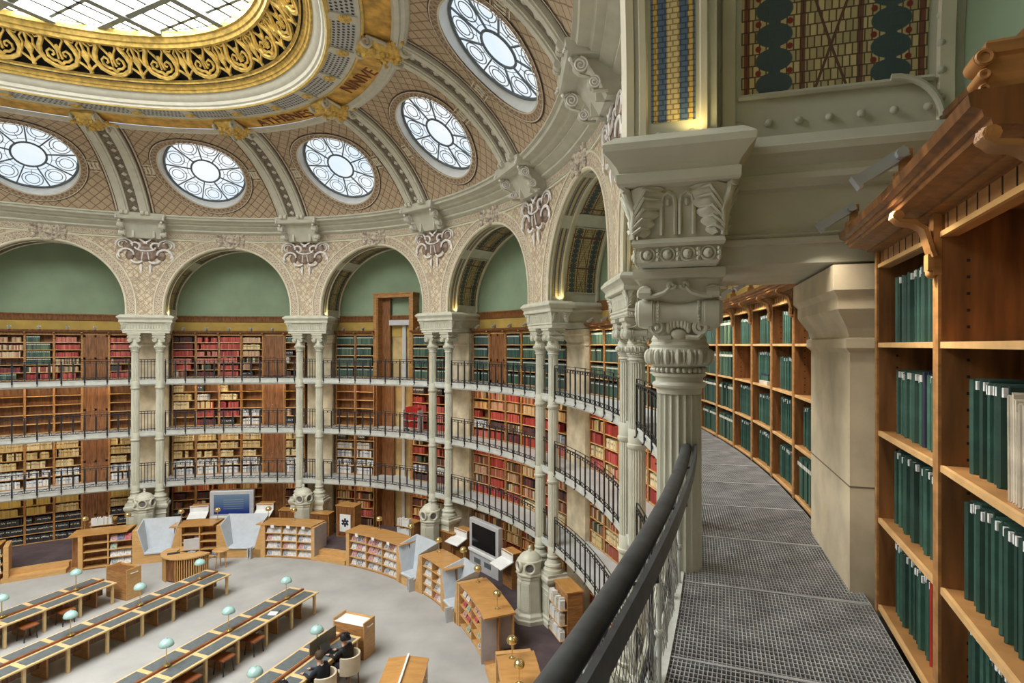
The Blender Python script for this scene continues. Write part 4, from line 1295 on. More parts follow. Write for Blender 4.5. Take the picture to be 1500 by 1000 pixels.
def head_m(lv, w):
    def mk():
        q = MB(); z = ztop(lv)
        if lv == 3:
            q.box(-w / 2 + .045, w / 2 - .045, -.06, -.012, z, z + .11, 0)
            q.box(-w / 2 + .045, w / 2 - .045, -.012, .006, z, z + .022, 1)
            n = 9
            for k in range(n):
                x = -w / 2 + .09 + (w - .18) * k / (n - 1)
                q.box(x - .005, x + .005, -.013, -.0105, z + .03, z + .095, 2)
        else:
            q.box(-w / 2, w / 2, -.06, .006, z - .03, z + .03, 0)
        return q.mesh('frieze', [M_OAK, M_OAKL, M_DARK])
    return cached('head%d%.2f' % (lv, w), mk)
def corn_m(w):
    def mk():
        q = MB(); pr = [(0.0, .56), (.05, .565), (.05, .575), (.10, .59), (.15, .595), (.155, .615), (.17, .62), (.175, .64), (.20, .65), (.205, .685), (.19, .695), (-.45, .695)]
        q.grid(lambda x, k: (x, pr[k][0], pr[k][1]), [-w / 2, w / 2], list(range(len(pr))))
        for x in (-w / 2, w / 2):
            n = q.add([(x, y, z) for y, z in pr] + [(x, -.45, .56)]); q.face([n + k for k in range(len(pr) + 1)])
        q.box(-w / 2, w / 2, -.45, 0, .555, .575)
        return q.mesh('cornice', M_OAKD)
    return cached('corn%.2f' % w, mk)
def bracket_m():
    q = MB()
    pts = [(.165, .58), (.17, .56), (.15, .54), (.10, .53), (.06, .50), (.045, .45), (.035, .41), (.025, .38)]
    for x in (-.022, 0, .022): q.tube([(x, y, z) for y, z in pts], .016, 6)
    q.tube([(-.035, y + .0, z) for y, z in ((.16, .565),)] + [(.035, .16, .565)], .022, 10)
    q.box(-.028, .028, 0, .05, .32, .39); q.ball((0, .03, .31), .025, 8, 5)
    q.box(-.028, .028, 0, .03, .30, .565)
    return q.mesh('bracket', M_OAK, True)
BRK = bracket_m()
def lampbar_m():
    q = MB()
    q.box(-.03, .03, .10, .17, .695, .75, 1); q.box(-.018, .018, .11, .15, .75, .84, 1); q.box(-.026, .026, .105, .155, .81, .85, 1)
    M = Matrix.Translation((0, .15, .825)) @ Matrix.Rotation(-.55, 4, 'X')
    q.box(-.032, .032, -.03, .19, -.022, .028, 0, M); q.box(-.036, .036, .18, .20, -.03, .035, 0, M); q.tube([M @ Vector((-.07, 0, .0)), M @ Vector((.07, 0, 0))], .024, 8, mi=0)
    return q.mesh('lamp_head', [M_STEEL, M_OAK])
LBAR = lampbar_m()
def door_m(lv, w):
    def mk():
        q = MB(); z0, z1 = HF[lv] + .02, ztop(lv); x = w / 2 - .045
        q.box(-x, x, -.05, -.02, z0, z1, 0)
        for xa, xb, za, zb in ((-x, -x + .09, z0, z1), (x - .09, x, z0, z1), (-.04, .04, z0, z1), (-x, x, z1 - .1, z1), (-x, x, z0, z0 + .12), (-x, x, z0 + .9, z0 + 1.0)):
            q.box(xa, xb, -.02, -.004, za, zb, 0)
        return q.mesh('door', M_DOORW)
    return cached('door%d%.2f' % (lv, w), mk)
def knob_m():
    q = MB(); q.ball((.06, .012, 1.0), .02, 8, 5); return q.mesh('knob', M_BRASS, True)
KNOB = knob_m()

# ---- the many distant books: one object, tinted per volume
BV, BF, BC = [], [], []
def far_book(F, x0, x1, y0, y1, z0, z1, col, lean=0.0):
    n = len(BV)
    for z in (z0, z1):
        dx = lean * (z - z0)
        for x, y in ((x0, y0), (x1, y0), (x1, y1), (x0, y1)): BV.append(tuple(F @ Vector((x + dx, y, z))))
    for f in ((2, 3, 7, 6), (4, 5, 6, 7), (1, 2, 6, 5), (3, 0, 4, 7)):
        BF.append(tuple(n + k for k in f)); BC.append(col)
def far_label(F, x0, x1, y, z0, z1, col):
    n = len(BV)
    for x, z in ((x1, z0), (x0, z0), (x0, z1), (x1, z1)): BV.append(tuple(F @ Vector((x, y + .003, z))))
    BF.append((n, n + 1, n + 2, n + 3)); BC.append(col)
PAL = {
    'green': [(.030, .075, .055), (.04, .10, .07), (.025, .06, .055), (.05, .09, .08), (.09, .14, .08)],
    'red': [(.36, .045, .03), (.30, .03, .03), (.42, .07, .05), (.25, .03, .03), (.5, .12, .09)],
    'pink': [(.48, .14, .11), (.42, .10, .08), (.52, .19, .15)],
    'dkred': [(.12, .02, .02), (.05, .03, .03), (.20, .03, .03), (.04, .05, .045)],
    'mix': [(.26, .06, .04), (.10, .05, .03), (.42, .30, .16), (.05, .07, .05), (.35, .10, .06), (.55, .46, .30)],
    'tan': [(.48, .34, .18), (.40, .24, .14), (.55, .42, .26), (.30, .16, .10), (.5, .27, .2)],
    'cream': [(.62, .50, .25), (.66, .57, .36), (.58, .44, .20), (.70, .62, .42)],
    'white': [(.62, .62, .60), (.70, .70, .68), (.30, .31, .34), (.5, .52, .56), (.68, .66, .6)],
    'black': [(.02, .02, .022), (.04, .04, .045), (.03, .03, .03)],
    'orange': [(.55, .22, .06), (.60, .40, .15), (.42, .08, .04), (.62, .50, .28)],
    'yellow': [(.60, .44, .10), (.55, .42, .14)],
    'yelred': [(.60, .48, .22), (.45, .06, .05), (.62, .55, .35), (.30, .08, .05), (.10, .07, .05)],
}
# per bay and level: palettes of the rows (top to bottom) with how full they are; '' = empty shelf
def rows_for(b, lv, j):
    r = random.Random(b * 100 + lv * 10 + j)
    if lv == 3:
        if b <= 3: return [('green', .96), ('green', .93), ('green', .97), ('green', .97)]
        if b == 4: return {5: [('dkred', .9), ('dkred', .95), ('red', .9), ('pink', .9), ('red', .9), ('mix', .7)], 4: [('red', 1), ('red', 1), ('pink', 1), ('pink', .95), ('mix', .7), ('dkred', .9)], 3: [('red', 1), ('red', 1), ('red', .95), ('pink', .9), ('red', .9), ('red', .9)], 2: [('tan', .95), ('cream', .9), ('tan', .9), ('mix', .8), ('tan', .4), ('black', .6)], 0: [('green', .8), ('', 0), ('black', .4), ('white', .2), ('', 0), ('dkred', .5)]}.get(j, [('red', .9)] * 6)
        return {4: [('tan', .95), ('mix', .95), ('tan', .9), ('white', .2), ('dkred', .9), ('green', .8)], 3: [('green', .6), ('green', .95), ('green', .95), ('green', .9), ('mix', .95), ('red', .9)], 2: [('pink', .9), ('red', .95), ('red', .9), ('mix', .95), ('mix', .9), ('red', .8)], 0: [('red', 1), ('pink', .9), ('red', .95), ('mix', .9), ('dkred', .5), ('red', .8)]}.get(j, [('mix', .9)] * 6)
    if lv == 2:
        if b >= 5: return [('', 0), ('', 0), ('tan', .12) if j == 4 else ('', 0), ('', 0), ('', 0)]
        if b == 4: return {5: [('cream', .5), ('cream', .85), ('cream', .7), ('', 0), ('', 0)], 4: [('black', .3), ('white', .6), ('yelred', .8), ('red', .8), ('dkred', .9)], 3: [('cream', .4), ('cream', .8), ('red', .9), ('red', .9), ('black', .7)], 2: [('', 0), ('', 0), ('', 0), ('white', .9), ('white', .9)]}.get(j, [('', 0), ('', 0), ('', 0), ('tan', .3), ('black', .4)])
        if b == 3: return [('', 0), ('', 0), ('', 0), ('', 0), ('', 0)] if j >= 4 else [('black', .7), ('red', .6), ('red', .9), ('pink', .9), ('red', .9)]
        if b == 2: return r.choice([[('mix', .8), ('tan', .9), ('red', .9), ('dkred', .9), ('red', .9)], [('red', .9), ('tan', .8), ('red', .9), ('mix', .9), ('dkred', .9)], [('orange', .6), ('orange', .9), ('red', .4), ('white', .8), ('pink', .9)]])
        return r.choice([[('red', .9), ('yelred', .9), ('red', .9), ('cream', .9), ('red', .9)], [('yelred', .9), ('red', .9), ('cream', .8), ('red', .9), ('yelred', .9)]])
    if lv == 1:
        if b >= 4: return [('cream', .95), ('cream', .95), ('cream', .7), ('white', .95), ('white', .95)]
        if b == 3: return [('black', .5), ('white', .8), ('white', .9), ('white', .95), ('white', .9)] if j >= 4 else [('mix', .7), ('red', .8), ('mix', .9), ('white', .8), ('dkred', .9)]
        if b == 2: return r.choice([[('red', .9), ('mix', .95), ('tan', .9), ('mix', .9), ('red', .9)], [('orange', .9), ('yelred', .9), ('dkred', .95), ('mix', .9), ('cream', .9)], [('red', .95), ('red', .95), ('mix', .9), ('red', .9), ('red', .9)]])
        return r.choice([[('cream', .95), ('yelred', .9), ('mix', .9), ('cream', .9), ('yelred', .9)], [('cream', .95), ('cream', .9), ('yelred', .9), ('mix', .95), ('cream', .8)]])
    if b >= 5: return [('yellow', .9), ('cream', .9) if j < 3 else ('yellow', .8), ('black', .98), ('black', .98), ('black', .98)]
    if b == 4: return [('orange', .8), ('dkred', .6), ('mix', .4), ('black', .5), ('black', .5)]
    return [('orange', .9), ('yelred', .85), ('orange', .8), ('red', .9), ('mix', .9)]

# ---- near books are individuals
NEARB = []
def book_mesh(w, h, dp, mt, key):
    def mk():
        q = MB()
        q.tiers([(w / 2 - .004, (-dp, -.004), 0), (w / 2, (-dp, -.006), .006), (w / 2, (-dp, -.006), h - .006), (w / 2 - .004, (-dp, -.004), h)])
        q.tube([(0, -.010, .002), (0, -.010, h - .002)], w * .5 - .001, 8, flat=.35)
        return q.mesh('book', mt)
    return cached('book%s%.3f%.2f' % (key, w, h), mk)
def label_mesh(w):
    def mk():
        q = MB(); q.box(-w * .38, w * .38, -.004, .0095, 0, .034); return q.mesh('spine_label', M_WHITE)
    return cached('lab%.3f' % w, mk)
CASEN = {}
def near_row(F, w, z, hmax, shelf_no, case_name, case_no, fill=(0, 1), mt=None, special=None):
    r = random.Random(int(z * 1000) + case_no * 77)
    x1 = w / 2 - .06; x0 = -x1
    a = x1 - (2 * x1) * fill[0]; end = x1 - (2 * x1) * fill[1]     # from the left as seen (x runs to the left)
    k = 0; base_h = r.choice((.37, .40, .42)) if hmax > .45 else hmax * .9
    while True:
        tw = r.choice((.045, .052, .06, .066, .075))
        if a - tw < end: break
        mt_, key, col = M_GREENB, 'g', 'dark green'
        if special and k in special: mt_, key, col = special[k]
        hh = min(round(base_h + r.choice((-.01, 0, 0, 0, .01)), 2), hmax - .03)
        M = F @ Matrix.Translation((a - tw / 2, -.075 - r.uniform(0, .012), z))
        o = tag(add('book', book_mesh(tw, hh, .28, mt_, key), None, M), '%s volume, %s from left, %s shelf, %s' % (col, ORD[min(k, 19)], ORD[shelf_no], case_name), 'book', 'bound volumes on the top gallery')
        if key == 'g': add('spine_label', label_mesh(tw), o, M @ Matrix.Translation((0, 0, hh - .042)))
        NEARB.append(o); k += 1; a -= tw + (.0015 if r.random() > .12 else .012)
LAMPS = []
UN = {}
for b in range(-1, 7):
    for lv in (0, 1, 2, 3):
        if b == -1 and lv < 3: continue
        if b == -1: edges = [-.115 - .14 * k for k in range(6)]
        else: edges = [b + .90 - .8 * k / 6 for k in range(7)]
        for jj in range(len(edges) - 1):
            j = 5 - jj
            ue, us_ = edges[jj], edges[jj + 1]; uc = (ue + us_) / 2
            if b == 3 and j in (2, 3): continue           # the passage door
            F = frame(uc, D0, 0)
            w = round((ue - us_) * WB * 1.062, 3)
            isdoor = (b >= 4 and j == 1) or (b == 2 and j == 4 and lv == 3)
            rows = 4 if (lv == 3 and b <= 3) else (6 if lv == 3 else 5)
            tier = {3: 'top gallery', 2: 'middle gallery', 1: 'lowest gallery', 0: 'ground floor'}[lv]
            place = '%s from left under the %s arch' % (ORD[jj], ARCHN[b]) if b >= 0 else ['right beside the near stone pilaster', 'second right of the near stone pilaster', 'third right of the near stone pilaster', 'fourth right of the near pilaster', 'fifth right of the near pilaster'][jj]
            if isdoor:
                o = thing('wall_cupboard', 'dark panelled cupboard on the %s, %s' % (tier, place), 'cupboard', frame(uc, D0, HF[lv]), 'panelled cupboards')
                d = add('door', door_m(lv, w), o, F); add('knob', KNOB, d, F @ Matrix.Translation((0, 0, HF[lv])))
            else:
                o = thing('bookcase', 'oak bookcase on the %s, %s' % (tier, place), 'bookcase', frame(uc, D0, HF[lv]), 'gallery bookcases')
            add('upright', upright(lv, 1, w), o, F); add('upright', upright(lv, -1, w), o, F)
            add('frieze', head_m(lv, w), o, F)
            if lv == 3:
                if not (b == -1 and jj > 1): add('cornice', corn_m(w + .012), o, F)
                add('bracket', BRK, o, F @ Matrix.Translation((-w / 2, 0, 0)))
                if b >= 1 or jj < 2 or b == 0:
                    LAMPS.append((b, jj, F @ Matrix.Translation((w * .47 if b == -1 else 0, 0, 0))))
                    lm = tag(add('shelf_lamp', LBAR, None, F @ Matrix.Translation((w * .47 if b == -1 else 0, 0, 0))), 'small tilting lamp on a top gallery bookcase, ' + place, 'lamp', 'bookcase cornice lamps')
            if isdoor: continue
            add('back_panel', back_m(lv, w), o, F); add('plinth', plinth_m(lv, w), o, F)
            zs = zrows(lv, rows); sm = shelf_m(w)
            for z in zs: add('shelf', sm, o, F @ Matrix.Translation((0, 0, z)))
            tops = zs[1:] + [ztop(lv)]
            rl = rows_for(b, lv, j)
            for k in range(rows):                          # k = 0 is the top row
                z = zs[rows - 1 - k]; hm = tops[rows - 1 - k] - z - .026
                if lv == 3 and b in (-1, 0):
                    cname = ['bookcase beside the near stone pilaster', 'bookcase second right of the near pilaster', 'bookcase third right of the near pilaster', '', ''][jj] if b == -1 else '%s bookcase right of the near column' % ORD[jj]
                    if b == -1 and jj <= 2 or b == 0 and j <= 3 and len(NEARB) < 292:
                        if b == -1:
                            if jj == 0: near_row(F, w, z, hm, k, cname, jj, (.05, .99), special={9: (M_NAVYB, 'n', 'dark navy')} if k == 1 else ({10: (M_REDB, 'r', 'bright red')} if k == 3 else None))
                            elif jj == 1:
                                if k == 0: continue
                                if k == 1: near_row(F, w, z, hm, k, cname, jj, (.10, .46))
                                else: near_row(F, w, z, hm, k, cname, jj, (.05, .97))
                            else: near_row(F, w, z, hm, k, cname, jj, (.03, .97))
                        else:
                            if (j == 0 and k == 1): continue
                            if j == 3 and k == 1: continue
                            fl = (.25, .97) if (k == 0 and j in (0, 1)) else (.06, .95)
                            near_row(F, w, z, hm, k, cname, 10 + j, fl)
                        continue
                pal, fill = rl[min(k, len(rl) - 1)]
                if not pal: continue
                r = random.Random(b * 1000 + lv * 100 + j * 10 + k)
                x1 = w / 2 - .05; a = x1; hb = hm * r.uniform(.72, .9)
                green = pal == 'green'; stop = x1 - 2 * x1 * min(1, fill * r.uniform(.92, 1.06)); base = r.choice(PAL[pal])
                while True:
                    tw = r.uniform(.045, .08) if green else r.uniform(.028, .06)
                    if a - tw < stop: break
                    c = r.choice(PAL[pal]) if r.random() < .6 else base
                    f_ = r.uniform(.75, 1.2); c = tuple(min(1, q * f_) for q in c)
                    hh = hb * r.uniform(.86, 1.0) if not green else min(hm - .03, .40)
                    far_book(F, a - tw, a - .002, -.26, -.03 - r.uniform(0, .02), z, z + hh, c)
                    if green or (pal in ('cream', 'white', 'black') and r.random() < .8):
                        lc = (.62, .60, .52) if pal != 'cream' else (.30, .16, .06)
                        if pal == 'white': lc = (.12, .12, .14)
                        far_label(F, a - tw + .006, a - .008, -.026, z + hh * .80 if green else z + hh * .55, z + hh * .9 if green else z + hh * .72, lc)
                    a -= tw
                    if r.random() < .02: a -= r.uniform(.03, .15)
me = bpy.data.meshes.new('distant_books'); me.from_pydata(BV, [], BF); me.materials.append(M_BOOKS)
at_ = me.color_attributes.new('tint', 'FLOAT_COLOR', 'CORNER'); flat = []
for f, c in zip(BF, BC): flat.extend((c[0], c[1], c[2], 1.0) * len(f))
at_.data.foreach_set('color', flat)
o = add('distant_books', me); tag(o, 'rows of bound volumes filling the distant gallery bookcases', 'books', None, 'stuff')

# ================================================================== LIGHTS OF THE ROOM
def area_light(name, M, sx, sy, watts, col):
    l = bpy.data.lights.new(name, 'AREA'); l.shape = 'RECTANGLE'; l.size = sx; l.size_y = sy; l.energy = watts; l.color = col
    o = bpy.data.objects.new(name, l); COL.objects.link(o); o.matrix_world = M
    return o
for b, jj, M in LAMPS:                       # fill light added at the tilting lamp heads to brighten the near gallery
    if b > 1: continue
    area_light('shelf_lamp_light', M @ Matrix.Translation((0, .33, .69)) @ Matrix.Rotation(-.22, 4, 'X'), .07, .10, (1.2 if (b, jj) == (-1, 0) else 5.5) * LAMP, (1.0, .90, .74)).data.spread = 1.9
def strip_m():
    q = MB(); q.box(-2.55, 2.55, -.045, .045, 0, .03); q.box(-2.5, 2.5, -.035, .035, -.004, 0, 1); return q.mesh('shelf_light_bar', [M_FASCIA, M_STRIP])
M_STRIP = emit_mat('warm_strip', (1.0, .78, .48), (1.0, .80, .5), .8)
STRIP = strip_m()
for b in range(0, 7):
    for lv in (0, 1, 2):
        if b == 0 and lv == 0: continue
        h = HF[lv + 1] - .305
        F = frame(b + .5, -.52, h)
        tag(add('shelf_light_bar', STRIP, None, F), 'slim warm light bar under the %s gallery floor, %s arch from the left' % (LEVN[lv + 1], ARCHN[b]), 'light', 'shelf light bars')
        area_light('shelf_light', F @ Matrix.Translation((0, 0, -.012)) @ Matrix.Rotation(-.5, 4, 'X'), 5.0, .06, (9, 19, 32)[lv] * LAMP, (1.0, .78, .52))
def uplight_m():
    q = MB(); q.lathe([(.035, 0), (.04, .008), (.04, .02), (.028, .025), (.034, .045), (.036, .047), (.026, .04)], 14); return q.mesh('uplight', M_BRASS, True)
UPL = uplight_m()
for i in range(0, 6):
    for s in (-1, 1):
        F = frame(i) @ Matrix.Translation((s * .88, -.10, 1.335))
        tag(add('uplight', UPL, None, F), 'small brass uplight on the %s of the impost, column pair %s' % ('left end' if s > 0 else 'right end', PAIRN[i]), 'uplight', 'arch uplights')
        l = bpy.data.lights.new('uplight', 'SPOT'); l.energy = (9 if i else 3) * LAMP; l.color = (1.0, .78, .30); l.spot_size = 2.6; l.spot_blend = .8; l.shadow_soft_size = .03
        o = bpy.data.objects.new('uplight_bulb', l); COL.objects.link(o); o.matrix_world = F @ Matrix.Translation((0, 0, .06)) @ Matrix.Rotation(math.pi, 4, 'X')

# ================================================================== DOOR PASSAGE UNDER THE THIRD ARCH
w2 = .2667 * WB * 1.062 / 2
F = frame(3.5, D0, 0)
q = MB(); q.box(-w2, w2, -.60, -.56, HF[0], 2.4)
DOOR = struct('door_1', q.mesh('passage_wall', mat('passage_wall', (.50, .36, .16), .7, var=.2, scale=1.5)), 'tall oak framed passage door rising above the bookcases', F)
def part(nm, boxes, mt, par=None, M=None):
    q = MB()
    for bx in boxes: q.box(*bx)
    return add(nm, q.mesh(nm, mt), par, M)
for s in (-1, 1):
    part('door_jamb', [(s * w2 - .10, s * w2 + .10, -.55, .04, HF[3], 2.45), (s * (w2 - .13) - .02, s * (w2 - .13) + .02, -.5, .0, HF[3], 2.3)], M_OAK, DOOR, F)
part('door_lintel', [(-w2 - .10, w2 + .10, -.55, .05, 2.28, 2.45), (-w2 - .14, w2 + .14, -.55, .08, 2.45, 2.50)], M_OAK, DOOR, F)
part('door_leaf', [(w2 - .62, w2 - .14, -.40, -.34, HF[3], 2.28)], M_DOORW, DOOR, F)
part('service_duct', [(-w2 + .15, w2 - .65, -.45, -.2, .95, 1.2)], M_PLAST, DOOR, F)
part('inner_post', [(-.42, -.22, -.5, -.44, HF[3], .95)], M_PLAST, DOOR, F)
part('wall_stain_panel', [(-.10, -.02, -.559, -.55, 1.5, 1.9)], M_DOORW, DOOR, F)
for lv in (0, 1, 2):
    part('door_jamb', [(-w2, -w2 + .08, -.55, .0, HF[lv], ztop(lv))], M_OAK, DOOR, F); part('door_jamb', [(w2 - .08, w2, -.55, .0, HF[lv], ztop(lv))], M_OAKD, DOOR, F)
    part('door_leaf', [(w2 - .80, w2 - .1, -.45, -.38, HF[lv], ztop(lv))], M_DOORW, DOOR, F)
    part('inner_post', [(-.35, -.2, -.5, -.44, HF[lv], ztop(lv))], M_PLAST, DOOR, F)
# book trolley parked in the passage of the middle gallery
F2 = frame(3.30, -.62, HF[2])
t = thing('book_trolley', 'wheeled book trolley loaded with red volumes on the middle gallery', 'trolley', F2)
for z in (.18, .52, .86): part('tray', [(-.42, .42, -.18, .18, z, z + .02)], M_PLAST, t, F2)
for sx in (-1, 1): part('end_frame', [(sx * .43 - .012, sx * .43 + .012, -.19, .19, .06, 1.0)], M_PLAST, t, F2)
for sx in (-1, 1):
    for sy in (-1, 1):
        q = MB(); q.tube([(sx * .38, sy * .15 - .015, .04), (sx * .38, sy * .15 + .015, .04)], .04, 10); add('wheel', q.mesh('wheel', M_IRON), t, F2)
for kz, z in enumerate((.20, .54, .88)):
    x = -.40; kk = 0
    while x < .36:
        tw = rnd.uniform(.04, .07); hh = rnd.uniform(.2, .28)
        o = tag(add('trolley_book', book_mesh(round(tw, 2), round(hh, 2), .2, M_REDB, 't'), None, F2 @ Matrix.Translation((x + tw / 2, .12, z))), 'red volume, %s on the %s tray of the book trolley' % (ORD[min(kk, 19)], ['lowest', 'middle', 'top'][kz]), 'book', 'red volumes on the trolley')
        x += tw + .004; kk += 1

# ================================================================== HEATING PILLARS AT THE COLUMN FEET
def pillar_body():
    q = MB(); k = 8; a0 = math.pi / 8
    q.lathe([(.56, 0), (.56, .12), (.52, .16), (.50, .24), (.44, .30), (.42, .34), (.40, 1.35), (.42, 1.38), (.42, 1.45), (.46, 1.50), (.46, 1.54), (.40, 1.57)], k, a0=a0)
    return q.mesh('pillar_body', M_PAINT)
def pillar_head():
    q = MB()
    q.lathe([(.38, 1.57), (.37, 1.60), (.37, 1.88), (.40, 1.90), (.40, 1.94), (.36, 1.96), (.33, 2.04), (.25, 2.12), (.13, 2.18), (.06, 2.19), (.06, 2.23), (.035, 2.25), (.055, 2.30), (.03, 2.36), (.001, 2.38)], 24)
    return q.mesh('pillar_head', M_PAINT, True)
def porthole():
    q = MB(); R = Matrix.Rotation(-math.pi / 2, 4, 'X')
    q.lathe([(.19, .0), (.20, .06), (.19, .085), (.155, .09), (.14, .07), (.125, .03)], 24, M=R, cap=False)
    n = q.add([R @ Vector((.13 * math.cos(a), .13 * math.sin(a), .03)) for a in lin(0, 2 * math.pi, 25)[:-1]]); q.face([n + i for i in range(24)], 1)
    return q.mesh('porthole', [M_PAINT, mat('porthole_grille', (.13, .13, .12), .5)], True)
def vent_panel():
    q = MB(); q.box(-.13, .13, 0, .02, .42, 1.28)
    for k in range(14): q.box(-.10, .10, .02, .028, .47 + .055 * k, .495 + .055 * k)
    q.box(-.12, .12, .02, .03, .36, .44)
    return q.mesh('vent_panel', M_PAINT)
PB, PHD, PRT, VP = pillar_body(), pillar_head(), porthole(), vent_panel()
for i in range(1, 7):
    F = frame(i, .60, HF[0])
    t = thing('heating_pillar', 'pale iron heating pillar with round portholes before the column pair ' + PAIRN[i], 'heating pillar', F, 'heating pillars')
    add('pillar_body', PB, t, F); add('pillar_head', PHD, t, F)
    for k, a in enumerate((-1.15, 0, 1.15)):
        add('porthole', PRT, t, F @ Matrix.Rotation(a, 4, 'Z') @ Matrix.Translation((0, .34, 1.75)))
        add('vent_panel', VP, t, F @ Matrix.Rotation(round(a / (math.pi / 4)) * math.pi / 4, 4, 'Z') @ Matrix.Translation((0, .375, 0)))

# ================================================================== LOW CASES AROUND THE READING FLOOR
HT = 1.45
def csweep(mb, ua, ub, d0, d1, z0, z1, mi=0, n=None):
    n = n or max(3, int((ub - ua) * 20) + 2); us = lin(ua, ub, n); pr = [(d0, z0), (d1, z0), (d1, z1), (d0, z1), (d0, z0)]
    mb.grid(lambda u, k: P(u, pr[k][0], pr[k][1] - ZE), us, list(range(5)), mi)
    for u in (us[0], us[-1]):
        k = mb.add([P(u, a, z - ZE) for a, z in pr[:4]]); mb.face((k, k + 1, k + 2, k + 3), mi)
    return mb
MAGC = [mat('magazine_white', (.68, .66, .64), .5, var=.25, scale=14), mat('magazine_pink', (.60, .34, .34), .5, var=.4, scale=16), mat('magazine_grey', (.46, .48, .52), .5, var=.5, scale=16), mat('magazine_red', (.55, .10, .12), .5, var=.4, scale=14), mat('magazine_green', (.38, .46, .36), .5, var=.4, scale=14), mat('magazine_navy', (.12, .14, .24), .5, var=.5, scale=12)]
MAGN = ['white', 'pink', 'grey', 'red', 'green', 'navy']
def mag_mesh(w, c):
    def mk():
        q = MB(); q.hexa([(-w / 2, .10, 0), (w / 2, .10, 0), (w / 2, .115, 0), (-w / 2, .115, 0), (-w / 2, -.02, .22), (w / 2, -.02, .22), (w / 2, -.005, .225), (-w / 2, -.005, .225)])
        return q.mesh('magazine', MAGC[c])
    return cached('mag%.2f%d' % (w, c), mk)
def low_case(ua, ub, cols, name, fills, tags=0, ends=(0, 0)):
    """ua is the right hand end as seen from the floor; x of frames runs to the left"""
    um = (ua + ub) / 2; F0 = frame(um, 2.2, -ZE)
    t = thing('reading_room_case', 'curved oak low bookcase ' + name, 'low bookcase', F0, 'low cases ringing the reading floor')
    def cs(nm, d0, d1, z0, z1, mt, a=ua, b=ub):
        q = MB(); csweep(q, a, b, d0, d1, z0, z1); add(nm, q.mesh(nm, mt), t)
    cs('case_top', 1.70, 2.68, HT - .05, HT, M_TOPW); cs('plinth', 1.76, 2.60, .0, .07, M_OAK); cs('back_panel', 2.18, 2.22, .07, HT - .05, M_OAKB); cs('rear_panel', 1.74, 1.78, .07, HT - .05, M_OAKL)
    W = (P(ub, 2.6, 0) - P(ua, 2.6, 0)).length
    mg = .10 / W * (ub - ua)
    a0, b0 = ua + mg * 1.6, ub - mg * 1.6
    for k, (u, e) in enumerate(((ua + mg * .8, ends[0]), (ub - mg * .8, ends[1]))):
        M = frame(u, 0, -ZE); q = MB(); q.box(-.08, .08, 1.74, 2.64, .0, HT - .05, 0)
        add('end_panel', q.mesh('end_panel', M_OAKL), t, M)
        if e:
            q = MB(); sx = -1 if k == 0 else 1; q.box(sx * .081, sx * .095, 1.74, 2.66, .0, HT - .05)
            add('end_facing', q.mesh('end_facing', M_LILAC), t, M)
    for c in range(cols):
        u0 = b0 + (a0 - b0) * c / cols; u1 = b0 + (a0 - b0) * (c + 1) / cols; uc = (u0 + u1) / 2; w = W * abs(u1 - u0) / (ub - ua)
        if c: add('divider', cached('lcdiv', lambda: MB().box(-.022, .022, 2.22, 2.62, .07, HT - .05).mesh('divider', M_OAKL)), t, frame(u0, 0, -ZE))
        M = frame(uc, 0, -ZE)
        for r in range(4):
            z = .07 + .325 * r
            add('shelf', cached('lcsh%.2f%d' % (w, r), lambda: MB().box(-w / 2 + .02, w / 2 - .02, 2.22, 2.60, z - .012, z + .012).box(-w / 2 + .02, w / 2 - .02, 2.595, 2.61, z - .015, z + .03).mesh('shelf', M_OAKL)), t, M)
            f = fills[c] if c < len(fills) else 0
            if f:
                n = 3; rr = random.Random(int(uc * 1000) + r)
                for k in range(n):
                    if rr.random() > f: continue
                    cc = rr.choice((0, 0, 0, 1, 2, 2, 3, 4, 5) if f < .95 else (0, 0, 0, 0, 2, 1)); mw = round(min(.26, (w - .08) / n * .92), 2)
                    x = (w / 2 - .05) - (w - .10) * (k + .5) / n
                    o = tag(add('magazine', mag_mesh(mw, cc), None, M @ Matrix.Translation((x, 2.44, z + .014))), '%s magazine, %s of the %s row, %s column, low case %s' % (MAGN[cc], ORD[k], ['bottom', 'third', 'second', 'top'][r], ORD[c], name), 'magazine', 'magazines on the low cases')
        if tags:
            add('shelf_tag', cached('tagc', lambda: MB().box(-.08, .08, 2.685, 2.69, HT - .14, HT - .02).mesh('shelf_tag', M_WHITE)), t, frame(uc, 0, -ZE))
    return t
low_case(5.64, 6.02, 2, 'at the left edge', [.5, .5])
low_case(4.975, 5.30, 2, 'left of first grey seat', [0, .9], ends=(0, 0))
low_case(4.445, 4.725, 2, 'between the left grey seats', [.25, .15])
low_case(3.73, 4.15, 3, 'below the second column pair', [1, 1, 1], 1, (1, 0))
low_case(2.925, 3.45, 3, 'right of the wooden steps', [1, 1, 1], 1, (0, 0))
low_case(2.40, 2.69, 2, 'between the right grey seats', [1, .95])
low_case(1.78, 2.195, 2, 'with a grey end panel', [.9, .4], 0, (1, 0))
low_case(1.02, 1.46, 2, 'at the bottom edge', [.5, .5])
# steps in the gaps
for k, (ua, ub, nm) in enumerate(((5.31, 5.63, 'leftmost gap'), (3.455, 3.725, 'middle gap'), (1.47, 1.77, 'right gap'))):
    t = thing('wooden_steps', 'light wooden steps in the %s between the low bookcases' % nm, 'steps', frame((ua + ub) / 2, 2.4, -ZE), 'steps up from the reading floor')
    for d0, d1, z1 in ((2.34, 2.66, .175), (2.02, 2.34, .352)):
        q = MB(); csweep(q, ua, ub, d0, d1, 0, z1); add('tread', q.mesh('tread', M_OAKL), t)
